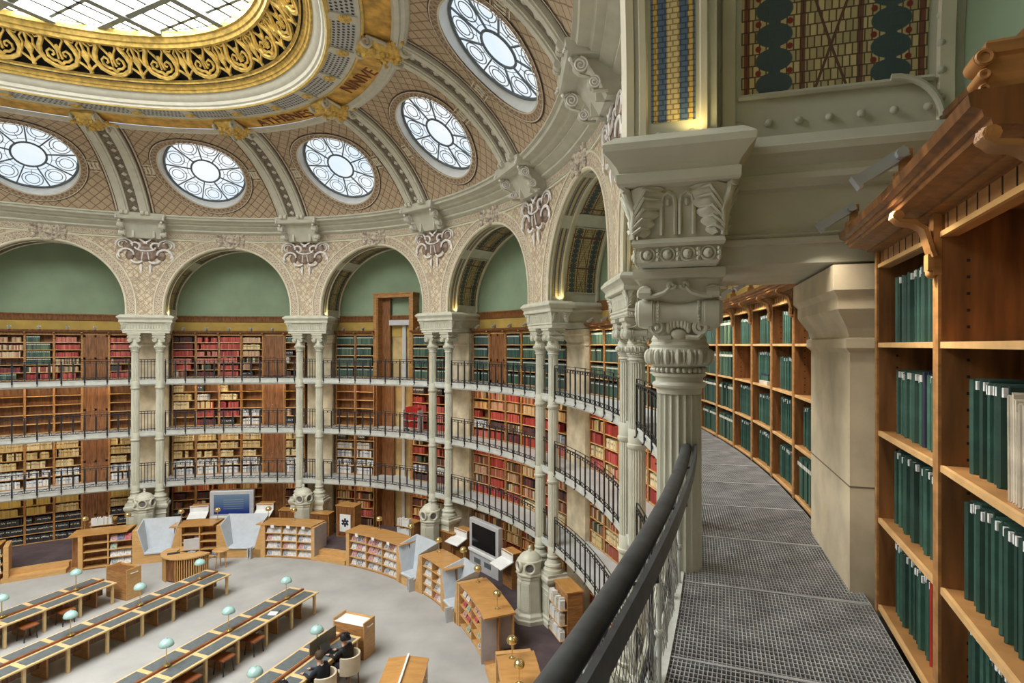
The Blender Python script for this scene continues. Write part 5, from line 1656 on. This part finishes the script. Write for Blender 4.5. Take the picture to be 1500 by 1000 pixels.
# high-backed grey seats between the cases
def seat_shell(w):
    q = MB(); wb = w * .62
    def wall(p0, p1, p2, p3, th=.035):
        a = Vector(p1) - Vector(p0); b = Vector(p3) - Vector(p0); n = a.cross(b).normalized() * th
        P_ = [Vector(x) for x in (p0, p1, p2, p3)]; q.hexa([x - n for x in P_] + [x + n for x in P_])
    wall((-wb / 2, -.18, .42), (wb / 2, -.18, .42), (w / 2 * .96, -.52, 1.66), (-w / 2 * .96, -.52, 1.66))
    return q.mesh('backrest', M_SEAT)
def seat_wing(w, s):
    q = MB(); wb = w * .62
    P_ = [Vector(x) for x in ((s * wb / 2, -.18, .42), (s * wb / 2, .34, .42), (s * w * .475, .38, 1.42), (s * w * .48, -.52, 1.66))]
    n = Vector((s * .035, 0, .008)); q.hexa([x for x in P_] + [x + n for x in P_])
    return q.mesh('wing', M_SEAT)
def seat_cush(w):
    q = MB(); wb = w * .62; q.tiers([(wb / 2, (-.2, .40), .38), (wb / 2 + .01, (-.2, .42), .40), (wb / 2 + .01, (-.2, .42), .45), (wb / 2 - .02, (-.2, .38), .47)]); return q.mesh('cushion', M_SEAT)
def seat_base(w):
    q = MB(); q.tiers([(w * .47, (-.5, .36), 0), (w * .47, (-.5, .36), .36), (w * .40, (-.45, .30), .38)]); return q.mesh('seat_base', M_OAKL)
def seat_cheek(w, s):
    q = MB(); wb = w * .62; pl = [(w * .56, 0), (w * .56, HT - .06), (w * .485, HT - .06), (wb / 2 + .035, .42), (wb / 2 + .035, 0)]
    a = q.add([(s * x, .30, z) for x, z in pl]); c = q.add([(s * x, .36, z) for x, z in pl]); q.face([a + k for k in range(5)]); q.face([c + k for k in range(5)][::-1])
    for k in range(5): q.face((a + k, a + (k + 1) % 5, c + (k + 1) % 5, c + k))
    return q.mesh('cheek', M_OAKL)
def seat_flap():
    q = MB(); q.box(-.015, .015, .36, .62, .0, .50); q.box(.10, .13, .38, .60, .05, .46, 0); q.box(-.015, .13, .40, .43, .42, .46); return q.mesh('side_flap', M_SEAT)
for k, (ua, ub, nm) in enumerate(((4.73, 4.97, 'first grey high-backed seat from the left, beside the round desk'), (4.155, 4.44, 'second grey high-backed seat from the left, beneath the blue screen'), (2.695, 2.92, 'grey high-backed seat right of the wooden steps'), (2.20, 2.395, 'grey high-backed seat nearest the dark screen'))):
    u = (ua + ub) / 2; w = round((P(ub, 2.4, 0) - P(ua, 2.4, 0)).length, 2); F = frame(u, 2.32, -ZE)
    t = thing('high_backed_seat', nm, 'seat', F, 'grey high-backed seats')
    add('backrest', seat_shell(w), t, F); add('cushion', seat_cush(w), t, F); add('seat_base', seat_base(w), t, F)
    for s in (-1, 1): add('wing', seat_wing(w, s), t, F); add('cheek', seat_cheek(w, s), t, F)
    add('side_flap', cached('flap', seat_flap), t, F @ Matrix.Translation((-w * .28, 0, 0)))
# brass lamps on the case tops
def bl_parts():
    a = MB().lathe([(.085, 0), (.085, .012), (.02, .03), (.012, .04)], 20).mesh('lamp_base', M_BRASS, True)
    b = MB().tube([(0, 0, .03), (0, 0, .40)], .011, 8).mesh('stem', M_BRASS, True)
    c = MB(); c.lathe([(.06, .36), (.115, .38), (.13, .43), (.12, .49), (.08, .535), (.02, .55), (.001, .552)], 20)
    return a, b, c.mesh('lamp_shade', M_BRASS, True)
BLA, BLB, BLC = bl_parts()
for u, d, nm in ((5.255, 1.75, 'left end of the case by the leftmost steps'), (5.02, 1.80, 'case end left of the first grey seat'), (4.70, 1.95, 'case end right of the first grey seat'), (4.47, 1.95, 'case end left of the second grey seat'), (4.13, 1.9, 'case end right of the second grey seat'), (3.94, 1.95, 'middle of the case below the second column pair'), (3.27, 1.85, 'middle of the case right of the steps'), (2.99, 1.78, 'case end left of the third grey seat'), (2.665, 2.0, 'case end right of the third grey seat'), (2.44, 1.80, 'case end before the dark screen'), (2.165, 2.1, 'far end of the case with a grey end'), (1.85, 2.15, 'near end of the case with a grey end'), (1.43, 2.3, 'far end of the bottom case'), (1.26, 2.25, 'bottom case at the frame edge'), (5.68, 2.0, 'case at the left edge')):
    F = frame(u, 0, -ZE); F = at(*P(u, d, 0).xy, HT)
    t = thing('brass_lamp', 'small brass lamp on the ' + nm, 'lamp', F, 'brass lamps on the low cases')
    add('lamp_base', BLA, t, F); add('stem', BLB, t, F); add('lamp_shade', BLC, t, F)

# ================================================================== READING TABLES
EA = math.atan2(.933, .36)                 # direction of the table rows
def table_M(x, y): return at(x, y, 0, EA)   # local +x points to the far end
PITCH = 1.10
def pad_m():
    return MB().tiers([(PITCH / 2 - .075, .205, .742), (PITCH / 2 - .07, .21, .746), (PITCH / 2 - .075, .205, .750)]).mesh('writing_pad', M_LEATHER)
PAD = pad_m()
def leg_m(): return MB().tiers([(.035, .035, 0), (.04, .04, .70)]).mesh('leg', M_TABLE)
LEG = leg_m()
def gl_parts():
    a = MB().lathe([(.10, 0), (.10, .012), (.03, .03), (.018, .06), (.014, .10)], 20).mesh('lamp_base', M_BRASS, True)
    b = MB().tube([(0, 0, .05), (0, 0, .56)], .013, 8).mesh('stem', M_BRASS, True)
    c = MB(); c.lathe([(.18, .52), (.185, .53), (.175, .58), (.14, .64), (.08, .68), (.03, .69), (.022, .71), (.001, .715)], 26)
    return a, b, c.mesh('lamp_shade', M_OPAL, True)
GLA, GLB, GLC = gl_parts()
TABN = {'A': 'leftmost reading table', 'B': 'second reading table from left', 'C': 'third reading table from left', 'D': 'table of the two readers'}
for key, fx, fy, n, lamps in (('A', -14.65, 20.85, 6, (.99, 3.15, 5.4)), ('B', -10.95, 21.6, 8, (.8, 3.05, 5.15, 7.4)), ('C', -7.2, 20.05, 8, (.85, 3.2, 5.2, 7.4)), ('D', -4.95, 17.0, 6, (1.15, 3.35, 5.5))):
    L = n * PITCH + .1; M = table_M(fx, fy)
    t = thing('reading_table', 'long oak %s with grey leather pads' % TABN[key] if key != 'D' else 'oak reading table with two readers', 'table', M, 'reading tables')
    q = MB(); q.tiers([(L / 2, .60, .69), (L / 2 + .01, .61, .70), (L / 2 + .01, .61, .735), (L / 2, .60, .742)], cx=-L / 2); add('table_top', q.mesh('table_top', M_TABLE), t, M)
    q = MB(); q.box(-L + .05, -.05, -.035, .035, .74, .80); add('spine', q.mesh('spine', M_SPINE), t, M)
    q = MB(); q.box(-L + .1, -.1, -.02, .02, .25, .69); add('modesty_panel', q.mesh('modesty_panel', M_OAKD), t, M)
    for k in range(n):
        xc = -.05 - PITCH * (k + .5)
        for s in (-1, 1):
            add('writing_pad', PAD, t, M @ Matrix.Translation((xc, s * .33, 0)))
    for k in range(n + 1):
        x = -.10 - (L - .2) * k / n
        for s in (-1, 1): add('leg', LEG, t, M @ Matrix.Translation((x, s * .52, 0)))
        if k < n:
            q = MB(); q.box(-.02, .02, -.34, .34, 0, .69); add('partition', cached('part', lambda: q.mesh('partition', M_OAK)), t, M @ Matrix.Translation((x - PITCH * .38, 0, 0)))
    for k, x in enumerate(lamps):
        G = M @ Matrix.Translation((-x, 0, .80)) if True else None
        lt = thing('opaline_lamp', 'green glass lamp, %s from the far end of the %s' % (ORD[k], TABN[key]), 'lamp', G, 'green glass table lamps')
        add('lamp_base', GLA, lt, G); add('stem', GLB, lt, G); add('lamp_shade', GLC, lt, G)
# stools tucked under the third and first tables
def stool_parts():
    a = MB().tiers([(.20, .20, .40), (.22, .22, .42), (.22, .22, .45), (.20, .20, .47)]).mesh('seat', M_SPINE)
    b = MB().tube([(0, 0, 0), (.03, .03, .41)], .018, 6).mesh('leg', M_IRON)
    return a, b
STA, STB = stool_parts()
for key, (fx, fy), xs in (('C', (-7.2, 20.05), (2.75, 3.85, 4.95, 6.05)), ('A', (-14.65, 20.85), (1.65, 2.75))):
    for k, x in enumerate(xs):
        M = table_M(fx, fy) @ Matrix.Translation((-x, -.52, 0))
        t = thing('stool', 'dark stool, %s from the far end, tucked under the %s' % (ORD[k], TABN[key]), 'stool', M, 'stools under the tables')
        add('seat', STA, t, M)
        for i, (a, b) in enumerate(((-.18, -.18), (.18, -.18), (.18, .18), (-.18, .18))): add('leg', STB, t, M @ Matrix.Translation((a, b, 0)) @ Matrix.Rotation(math.pi / 2 * i, 4, 'Z'))

# ================================================================== FURNITURE ON THE READING FLOOR
def wood_box(name, label, cat, M, wx, wy, hz, extra):
    t = thing(name, label, cat, M)
    part('carcass', [(-wx / 2, wx / 2, -wy / 2, wy / 2, 0, hz - .10)], M_OAK, t, M)
    for s in (-1, 1):
        part('side_board', [(s * wx / 2 - .02, s * wx / 2 + .02, -wy / 2, wy / 2, 0, hz)], M_OAKL, t, M)
    part('rear_board', [(-wx / 2, wx / 2, wy / 2 - .03, wy / 2, 0, hz - .03)], M_OAKL, t, M)
    part('tray', [(-wx / 2 + .02, wx / 2 - .02, -wy / 2, wy / 2 - .03, hz - .10, hz - .09)], extra, t, M)
    q = MB(); q.tube([(wx / 2 + .02, -.12, hz - .16), (wx / 2 + .06, -.12, hz - .16), (wx / 2 + .06, .12, hz - .16), (wx / 2 + .02, .12, hz - .16)], .012, 6); add('handle', q.mesh('handle', M_WHITE), t, M)
    return t
wood_box('catalogue_stand', 'oak stand at the far end of the leftmost reading table', 'stand', at(-14.25, 21.25, 0, EA - math.pi / 2), 1.05, .55, 1.10, M_OAKD)
wood_box('catalogue_stand', 'oak stand with a white tray at the readers\' table', 'stand', at(-4.72, 17.32, 0, EA - math.pi / 2), 1.05, .55, 1.08, M_WHITE)
M = at(-2.72, 14.4, 0, 0)
t = thing('display_stand', 'oak display stand with a pale centre divider at the bottom edge', 'stand', M)
part('carcass', [(-.5, .5, -.85, .85, 0, .90)], M_OAK, t, M)
for s in (-1, 1):
    q = MB(); q.hexa([(s * .03, -.85, .90), (s * .53, -.85, .90), (s * .53, .85, .90), (s * .03, .85, .90), (s * .03, -.85, 1.02), (s * .53, -.85, .96), (s * .53, .85, .96), (s * .03, .85, 1.02)]); add('sloping_top', q.mesh('sloping_top', M_TOPW), t, M)
part('divider', [(-.025, .025, -.85, .86, .9, 1.08)], M_WHITE, t, M)
part('side_knob', [(.53, .57, .1, .16, .8, .86)], M_BRASS, t, M)
# round information desk
M = at(-12.95, 23.25, 0, -.25)
t = thing('information_desk', 'curved slatted oak information desk in front of the low bookcases', 'desk', M)
def arcring(q, r0, r1, z0, z1, a0, a1, n=24, mi=0):
    pr = [(r0, z0), (r1, z0), (r1, z1), (r0, z1), (r0, z0)]
    q.grid(lambda a, k: (pr[k][0] * math.cos(a), pr[k][0] * math.sin(a), pr[k][1]), lin(a0, a1, n), list(range(5)), mi)
    for a in (a0, a1):
        k = q.add([(r * math.cos(a), r * math.sin(a), z) for r, z in pr[:4]]); q.face((k, k + 1, k + 2, k + 3), mi)
q = MB(); arcring(q, .45, 1.0, .92, .97, math.pi, 2 * math.pi); add('desk_top', q.mesh('desk_top', M_OAKL, True, 30), t, M)
q = MB(); arcring(q, .86, .88, .05, .92, math.pi, 2 * math.pi); add('desk_panel', q.mesh('desk_panel', M_OAKD), t, M)
SL = MB().box(-.016, .016, -.02, .02, .0, .93).mesh('slat', M_OAKL)
for k in range(36):
    a = math.pi + math.pi * (k + .5) / 36
    if 1.42 * math.pi < a < 1.56 * math.pi: continue
    add('slat', SL, t, M @ Matrix.Rotation(a - math.pi / 2, 4, 'Z') @ Matrix.Translation((0, .93, 0)))
q = MB(); q.box(-.98, .98, -.06, .28, .70, .74); add('work_surface', q.mesh('work_surface', M_OAKL), t, M)
Mm = at(-12.75, 23.05, .97, .35)
t = thing('computer_monitor', 'grey computer monitor on the round information desk', 'monitor', Mm)
part('housing', [(-.28, .28, -.05, .02, .10, .52)], M_PLAST, t, Mm); part('rear_bulge', [(-.20, .20, .02, .14, .16, .46)], M_IRON, t, Mm); part('screen', [(-.25, .25, .141, .143, .18, .44)], M_SCREEN, t, Mm); part('foot', [(-.14, .14, -.08, .12, 0, .02), (-.03, .03, -.02, .02, .02, .12)], M_PLAST, t, Mm)
Mm = at(-13.35, 22.85, .97, .5)
tag(add('keyboard', MB().tiers([(.22, .09, 0), (.22, .09, .02), (.20, .075, .03)]).mesh('keyboard', M_IRON), None, Mm), 'dark keyboard on the round information desk', 'keyboard')
for k, (x, y, nm) in enumerate(((-12.05, 23.95, 'right of'), (-13.75, 24.05, 'behind'))):
    Mm = at(x, y); t = thing('side_table', 'small round pale table %s the information desk' % nm, 'side table', Mm)
    add('round_top', MB().lathe([(.30, .70), (.32, .71), (.32, .74), (.30, .75)], 24).mesh('round_top', M_OAKL, True), t, Mm)
    for i in range(3):
        a = i * 2.1; add('leg', MB().tube([(.22 * math.cos(a), .22 * math.sin(a), 0), (.15 * math.cos(a), .15 * math.sin(a), .70)], .02, 6).mesh('leg', M_OAKL), t, Mm)

# ================================================================== SCREENS, LECTERNS AND CASES UNDER THE GALLERIES
M_BLUE = bpy.data.materials.new('blue_screen'); M_BLUE.use_nodes = True
nt = M_BLUE.node_tree; b_ = nt.nodes['Principled BSDF']; vec, x_, y_ = uvsep(nt)
gcol = mixc(nt, ramp01(nt, y_, .1, .95), (.010, .025, .13), (.09, .14, .20))
line = mth(nt, 'LESS_THAN', mth(nt, 'ABSOLUTE', mth(nt, 'SUBTRACT', mth(nt, 'FRACT', mth(nt, 'MULTIPLY', y_, 9.0)), .5)), .07)
inx = mth(nt, 'MULTIPLY', mth(nt, 'LESS_THAN', mth(nt, 'ABSOLUTE', mth(nt, 'SUBTRACT', x_, .55)), .28), mth(nt, 'LESS_THAN', mth(nt, 'ABSOLUTE', mth(nt, 'SUBTRACT', y_, .52)), .25))
gcol = mixc(nt, mth(nt, 'MULTIPLY', mth(nt, 'MULTIPLY', line, inx), .5), gcol, (.35, .42, .2))
lnk(nt, gcol, b_.inputs['Base Color']); lnk(nt, gcol, b_.inputs['Emission Color']); b_.inputs['Emission Strength'].default_value = .35; b_.inputs['Roughness'].default_value = .3
def kiosk(u, d, label, scr, yaw=0.0):
    F = frame(u, d, HF[0], yaw); t = thing('screen_kiosk', label, 'screen', F)
    add('housing', MB().tiers([(.98, (-.10, .10), .0), (.98, (-.10, .10), 1.92), (.96, (-.08, .08), 1.95)]).mesh('housing', M_PLAST), t, F)
    q = MB(); q.quad((.80, .108, .86), (-.80, .108, .86), (-.80, .108, 1.78), (.80, .108, 1.78), uv=[(0, 0), (1, 0), (1, 1), (0, 1)]); add('screen', q.mesh('screen', scr), t, F)
    part('bezel', [(-.84, .84, .10, .106, .82, 1.82)], M_PLAST, t, F); part('sill', [(-.98, .98, .10, .16, .66, .76)], M_WHITE, t, F)
    for x in (-.5, .2): part('vent', [(x, x + .45, .10, .105, .25, .45)], M_LEATHER, t, F)
kiosk(2.58, .12, 'large grey framed screen, switched off, at the right under the gallery', M_SCREEN)
kiosk(4.50, .10, 'large grey framed screen showing a blue picture', M_BLUE)
def lectern(u, d, label, yaw=0.0):
    F = frame(u, d, HF[0], yaw); t = thing('lectern', label, 'lectern', F, 'lecterns beside the screens')
    part('cabinet', [(-.32, .32, -.35, .05, 0, 1.25)], M_OAK, t, F); part('cabinet_top', [(-.36, .36, -.38, .08, 1.25, 1.29)], M_TOPW, t, F)
    q = MB(); q.hexa([(-.40, .55, .80), (.40, .55, .80), (.40, .57, .84), (-.40, .57, .84), (-.40, .0, 1.0), (.40, .0, 1.0), (.40, .0, 1.04), (-.40, .0, 1.04)]); add('reading_board', q.mesh('reading_board', M_WHITE), t, F)
    part('back_board', [(-.40, .40, .03, .06, 1.0, 1.30)], M_WHITE, t, F)
lectern(2.36, .12, 'white topped oak lectern right of the switched-off screen'); lectern(2.80, .12, 'white topped oak lectern left of the switched-off screen')
lectern(4.70, .10, 'white topped oak lectern left of the blue screen'); lectern(4.29, .10, 'white topped oak lectern right of the blue screen')
def cabinet(u, d, wx, wy, hz, label, yaw=0.0, emblem=False, books=False):
    F = frame(u, d, HF[0], yaw); t = thing('oak_cabinet', label, 'cabinet', F, 'oak cabinets under the galleries')
    part('carcass', [(-wx / 2, wx / 2, -wy / 2, wy / 2 - .02, 0, hz - .04)], M_OAK, t, F); part('cabinet_top', [(-wx / 2 - .03, wx / 2 + .03, -wy / 2 - .03, wy / 2 + .03, hz - .04, hz)], M_TOPW, t, F)
    if not books: part('door', [(-wx / 2 + .05, wx / 2 - .05, wy / 2 - .02, wy / 2, .08, hz - .10)], M_OAKD, t, F)
    if emblem:
        part('emblem_panel', [(-.28, .28, wy / 2, wy / 2 + .01, .25, 1.05)], M_WHITE, t, F)
        q = MB()
        for k in range(6):
            a = k * math.pi / 3; q.box(-.05, .05, 0, .006, .03, .19, 0, Matrix.Translation((0, wy / 2 + .011, .68)) @ Matrix.Rotation(a, 4, 'Y'))
        add('emblem', q.mesh('emblem', M_NAVYB), t, F)
    if books:
        for r in range(3):
            part('shelf', [(-wx / 2 + .02, wx / 2 - .02, wy / 2 - .02, wy / 2 + .22, .1 + r * .45, .12 + r * .45)], M_OAKL, t, F)
            x = -wx / 2 + .06; kk = 0; rr = random.Random(int(u * 100) + r)
            while x < wx / 2 - .08:
                tw = rr.choice((.03, .04, .05)); hh = round(rr.uniform(.24, .36), 2)
                o = tag(add('binder', book_mesh(tw, hh, .16, M_PAPER if rr.random() < .3 else M_WHITE, 'p' if False else 'w%d' % rr.randint(0, 0)), None, F @ Matrix.Translation((x + tw / 2, wy / 2 + .20, .12 + r * .45))), 'pale binder, %s on the %s shelf of the %s' % (ORD[min(kk, 19)] if kk < 20 else 'last', ['lowest', 'middle', 'top'][r], books), 'binder', 'binders in the low cabinets'); kk += 1; x += tw + .003
cabinet(3.88, .45, .95, .5, 1.05, 'low oak cabinet right of the second column pair')
cabinet(3.70, .25, .95, .6, 1.45, 'tall oak cabinet with a blue emblem panel', emblem=True)
cabinet(3.21, .35, .8, .5, 1.15, 'oak cabinet right of the passage door', books='cabinet by the passage')
cabinet(1.80, -.10, 1.0, .5, 1.55, 'oak cabinet with white binders beside the near heating pillar', yaw=.0, books='cabinet by the near heating pillar')
cabinet(2.90, .10, .8, .5, 1.10, 'oak cabinet left of the switched-off screen')
cabinet(5.22, .55, .9, .5, 1.15, 'oak cabinet left of the first grey seat', books='cabinet by the leftmost steps')
cabinet(4.12, .25, .8, .5, 1.10, 'oak cabinet left of the second column pair')

# bits on the near bookcases
F = frame(-.378, D0, .695)
t = thing('scroll_finial', 'carved oak scroll finial standing on the end of the near bookcase cornice', 'finial', F @ Matrix.Translation((0, .1, 0)))
q = MB(); q.tiers([(.045, (.03, .14), 0), (.045, (.03, .14), .012), (.036, (.04, .13), .02), (.034, (.04, .125), .125), (.042, (.035, .13), .135), (.042, (.035, .13), .165), (.035, (.04, .125), .175)]); add('finial_block', q.mesh('finial_block', M_OAK), t, F)
for z, r_ in ((.125, .026), (.075, .016), (.035, .013)):
    q = MB(); q.tube([(-.046, .135, z), (.046, .135, z)], r_, 14)
    q.tube([(-.047, .135 + r_ * .7 * math.cos(a), z + r_ * .7 * math.sin(a)) for a in lin(0, 6.283, 15)[:-1]], .006, 5, True)
    add('volute', q.mesh('volute', M_OAK, True), t, F)
q = MB(); ys = lin(.035, -.38, 12)
q.grid(lambda y, k: (-.026 if k in (0, 1) else .026, y, 0 if k in (0, 3) else .012 + .14 * ((y + .38) / .415) ** 2.6), ys, [0, 1, 2, 3]); add('ramp', q.mesh('ramp', M_OAKD), t, F)
F = frame(-.325, D0, 0); ww = .14 * WB * 1.062
r = random.Random(5); x = -.09
for k in range(9):
    tw = r.choice((.012, .018, .025, .03)); hh = round(r.uniform(.26, .38), 2)
    M = F @ Matrix.Translation((x - tw / 2, -.03, -.515)) @ Matrix.Rotation(r.uniform(-.03, .03), 4, 'Y')
    tag(add('pamphlet', book_mesh(tw, hh, .25, M_PAPER, 'pp'), None, M), 'pale worn pamphlet, %s from left, beside the green volumes' % ORD[k], 'pamphlet', 'pamphlets beside the green volumes'); x -= tw + .004
F = frame(.4333, D0, 0)
for k, (w_, d_, h_, mt, c) in enumerate(((.40, .28, .05, M_PAPER, 'pale'), (.36, .26, .06, M_GREENB, 'dark green'), (.33, .25, .03, M_NAVYB, 'navy'))):
    z = -.515 + (.0, .05, .11)[k]
    tag(add('flat_book', MB().tiers([(w_ / 2, (-.30, -.30 + d_), 0), (w_ / 2, (-.30, -.30 + d_), h_)]).mesh('flat_book', mt), None, F @ Matrix.Translation((.02 * k, 0, z))), '%s volume lying flat in a half-empty compartment past the near column' % c, 'book', 'volumes lying flat')

# ================================================================== READERS
M_SKIN = mat('skin', (.55, .33, .24), .55, var=.06)
M_HAIRB = mat('brown_hair', (.07, .04, .02), .6, var=.4, scale=30, bump=.5, bscale=90)
M_HAIRK = mat('black_hair', (.012, .011, .012), .6, var=.3, scale=30, bump=.5, bscale=90)
M_SWEAT = mat('navy_sweater', (.018, .022, .035), .9, var=.2, bump=.3, bscale=160)
M_COAT = mat('black_quilted_coat', (.010, .010, .012), .6, var=.4, scale=14, bump=.9, bscale=28)
M_TROU = mat('dark_trousers', (.02, .022, .03), .85)
M_CREAM = mat('cream_upholstery', (.60, .52, .38), .7, var=.06)
def person(M, label, top, hair, reach, scale=1.0):
    # seated at the origin facing +y, seat height .46; joints: pelvis, chest, neck, head, arms, legs
    J = {}
    V, E_, R, part_ = [], [], [], []
    def v(p, r, k): V.append(p); R.append(r); part_.append(k); return len(V) - 1
    pel = v((0, 0, .56), (.17, .13), 'leg'); ab = v((0, .02, .72), (.155, .12), 'top'); ch = v((0, .07, .92), (.18, .125), 'top'); nk = v((0, .11, 1.09), (.062, .062), 'skin')
    hd0 = v((0, .14, 1.17), (.07, .082), 'skin'); hd1 = v((0, .155, 1.26), (.082, .098), 'skin'); hd2 = v((0, .145, 1.34), (.06, .07), 'skin')
    for a, b in ((pel, ab), (ab, ch), (ch, nk), (nk, hd0), (hd0, hd1), (hd1, hd2)): E_.append((a, b))
    nose = v((0, .262, 1.235), (.016, .016), 'skin'); E_.append((hd1, nose))
    for s in (-1, 1):
        ear = v((s * .092, .15, 1.245), (.014, .02), 'skin'); E_.append((hd1, ear))
        sh = v((s * .19, .08, 1.0), (.072, .07), 'top'); el = v((s * .25, .24, .80), (.052, .052), 'top'); wr = v((s * reach[0], .24 + reach[1], .80), (.033, .03), 'top')
        pm = v((s * reach[0] * .9, .24 + reach[1] + .08, .79), (.038, .02), 'skin')
        E_ += [(ch, sh), (sh, el), (el, wr), (wr, pm)]
        for f in range(4):
            f1 = v((s * (reach[0] * .9 - .03 + .02 * f), .24 + reach[1] + .135, .785), (.009, .009), 'skin'); f2 = v((s * (reach[0] * .9 - .032 + .021 * f), .24 + reach[1] + .165 + (.01 if f in (1, 2) else 0), .768), (.008, .008), 'skin'); E_ += [(pm, f1), (f1, f2)]
        th = v((s * (reach[0] * .9 - .055), .24 + reach[1] + .10, .78), (.010, .010), 'skin'); E_.append((pm, th))
        hp = v((s * .10, .04, .53), (.10, .10), 'leg'); kn = v((s * .13, .46, .52), (.066, .066), 'leg'); an = v((s * .13, .50, .12), (.044, .044), 'leg'); to = v((s * .13, .63, .05), (.04, .032), 'shoe')
        E_ += [(pel, hp), (hp, kn), (kn, an), (an, to)]
    me = bpy.data.meshes.new('person'); me.from_pydata(V, E_, [])
    ob = bpy.data.objects.new('person_tmp', me); COL.objects.link(ob)
    sk = ob.modifiers.new('skin', 'SKIN'); sk.use_smooth_shade = True
    for i, r in enumerate(R): me.skin_vertices[0].data[i].radius = r
    for i in range(len(V)): me.skin_vertices[0].data[i].use_root = (i == 0)
    sb = ob.modifiers.new('sub', 'SUBSURF'); sb.levels = 1; sb.render_levels = 1
    dg = bpy.context.evaluated_depsgraph_get(); dg.update()
    nm = bpy.data.meshes.new_from_object(ob.evaluated_get(dg)); bpy.data.objects.remove(ob)
    nm.materials.clear()
    for m_ in (M_SKIN, top, M_TROU, M_IRON): nm.materials.append(m_)
    VV = [Vector(p) for p in V]; mi = {'skin': 0, 'top': 1, 'leg': 2, 'shoe': 3}
    for p in nm.polygons:
        c = p.center; best = min(range(len(V)), key=lambda i: (VV[i] - c).length - max(R[i]) * .8)
        p.material_index = mi[part_[best]]; p.use_smooth = True
    o = tag(add('person', nm, None, M), label, 'person')
    q = MB(); r = random.Random(4)
    q.ball((0, .125, 1.285), .118, 14, 9, sc=(.98, 1.05, 1.0))
    if hair is M_HAIRK:
        for k in range(60):
            a, b = r.uniform(0, 6.28), r.uniform(-.4, 1.4); q.ball((.115 * math.cos(a) * math.cos(b), .10 + .12 * math.sin(a) * math.cos(b) - .02, 1.27 + .12 * math.sin(b)), .035, 5, 4)
    for v_ in range(len(q.v)):
        x, y, z = q.v[v_]
        if y > .2 and z < 1.30: q.v[v_] = (x, y - .07, max(z, 1.24))
    add('hair', q.mesh('hair', hair, True), o, M)
    if top is M_SWEAT:
        q = MB(); q.lathe([(.075, 1.03), (.085, 1.05), (.075, 1.085)], 16, c=(0, .10, 0), cap=False); add('collar', q.mesh('collar', M_WHITE, True), o, M)
    return o
def chair(M, label):
    t = thing('barrel_chair', label, 'chair', M, 'cream barrel chairs')
    add('seat', MB().lathe([(.25, .40), (.27, .42), (.27, .46), (.25, .48)], 20).mesh('seat', M_CREAM, True), t, M)
    q = MB(); arcring(q, .28, .33, .40, .86, math.pi * .98, math.pi * 2.02, 18); add('backrest', q.mesh('backrest', M_CREAM, True, 30), t, M)
    for a, b in ((-.2, -.2), (.2, -.2), (.2, .2), (-.2, .2)): add('leg', MB().tube([(a, b, 0), (a * .95, b * .95, .41)], .022, 6).mesh('leg', M_OAKD), t, M)
TD = table_M(-4.95, 17.0)
def seatM(x, off): return TD @ Matrix.Translation((-x, -off, 0))
RC1, RC2 = seatM(1.05, .95), seatM(2.05, .95)
chair(RC1, 'cream barrel chair of the far reader'); chair(RC2, 'cream barrel chair of the near reader')
person(RC1, 'person in a black coat with dark hair, seated at the table', M_COAT, M_HAIRK, (.16, .20))
person(RC2, 'person in a navy sweater with brown hair, leaning over the table', M_SWEAT, M_HAIRB, (.14, .22))
Ml = TD @ Matrix.Translation((-1.05, -.36, .752))
t = thing('laptop', 'open dark laptop in front of the far reader', 'laptop', Ml)
part('keyboard_deck', [(-.18, .18, -.13, .12, 0, .018)], M_SCREEN, t, Ml); q = MB(); q.box(-.18, .18, 0, .012, 0, .24, 0, Matrix.Translation((0, .12, .015)) @ Matrix.Rotation(-.3, 4, 'X')); add('screen_lid', q.mesh('screen_lid', M_LEATHER), t, Ml)
Ms = TD @ Matrix.Translation((-.9, 0, .80))
tag(add('table_screen', MB().box(-.55, .55, -.012, .012, 0, .34).mesh('table_screen', mat('smoked_panel', (.20, .19, .15), .3)), None, Ms), 'grey divider panel on the table spine before the far reader', 'panel')
Mb = TD @ Matrix.Translation((-2.85, -.34, .752))
t = thing('bag', 'black bag lying on the table beside the near reader', 'bag', Mb)
q = MB(); q.ball((0, 0, .09), .17, 14, 8, sc=(1.1, .85, .55)); add('bag_body', q.mesh('bag_body', M_COAT, True), t, Mb)
q = MB(); q.tube([(-.10, 0, .16), (-.08, 0, .24), (.08, 0, .24), (.10, 0, .16)], .012, 6); add('strap', q.mesh('strap', M_IRON), t, Mb)
Mk = table_M(-7.2, 20.05) @ Matrix.Translation((-1.75, -.35, .752)) @ Matrix.Rotation(.3, 4, 'Z')
t = thing('open_book', 'open book on the third reading table', 'book', Mk)
for s in (-1, 1):
    q = MB(); q.hexa([(0, -.13, 0), (s * .2, -.13, 0), (s * .2, .13, 0), (0, .13, 0), (0, -.13, .03), (s * .2, -.13, .012), (s * .2, .13, .012), (0, .13, .03)]); add('page_block', q.mesh('page_block', M_LEATHER if s > 0 else M_WHITE), t, Mk)
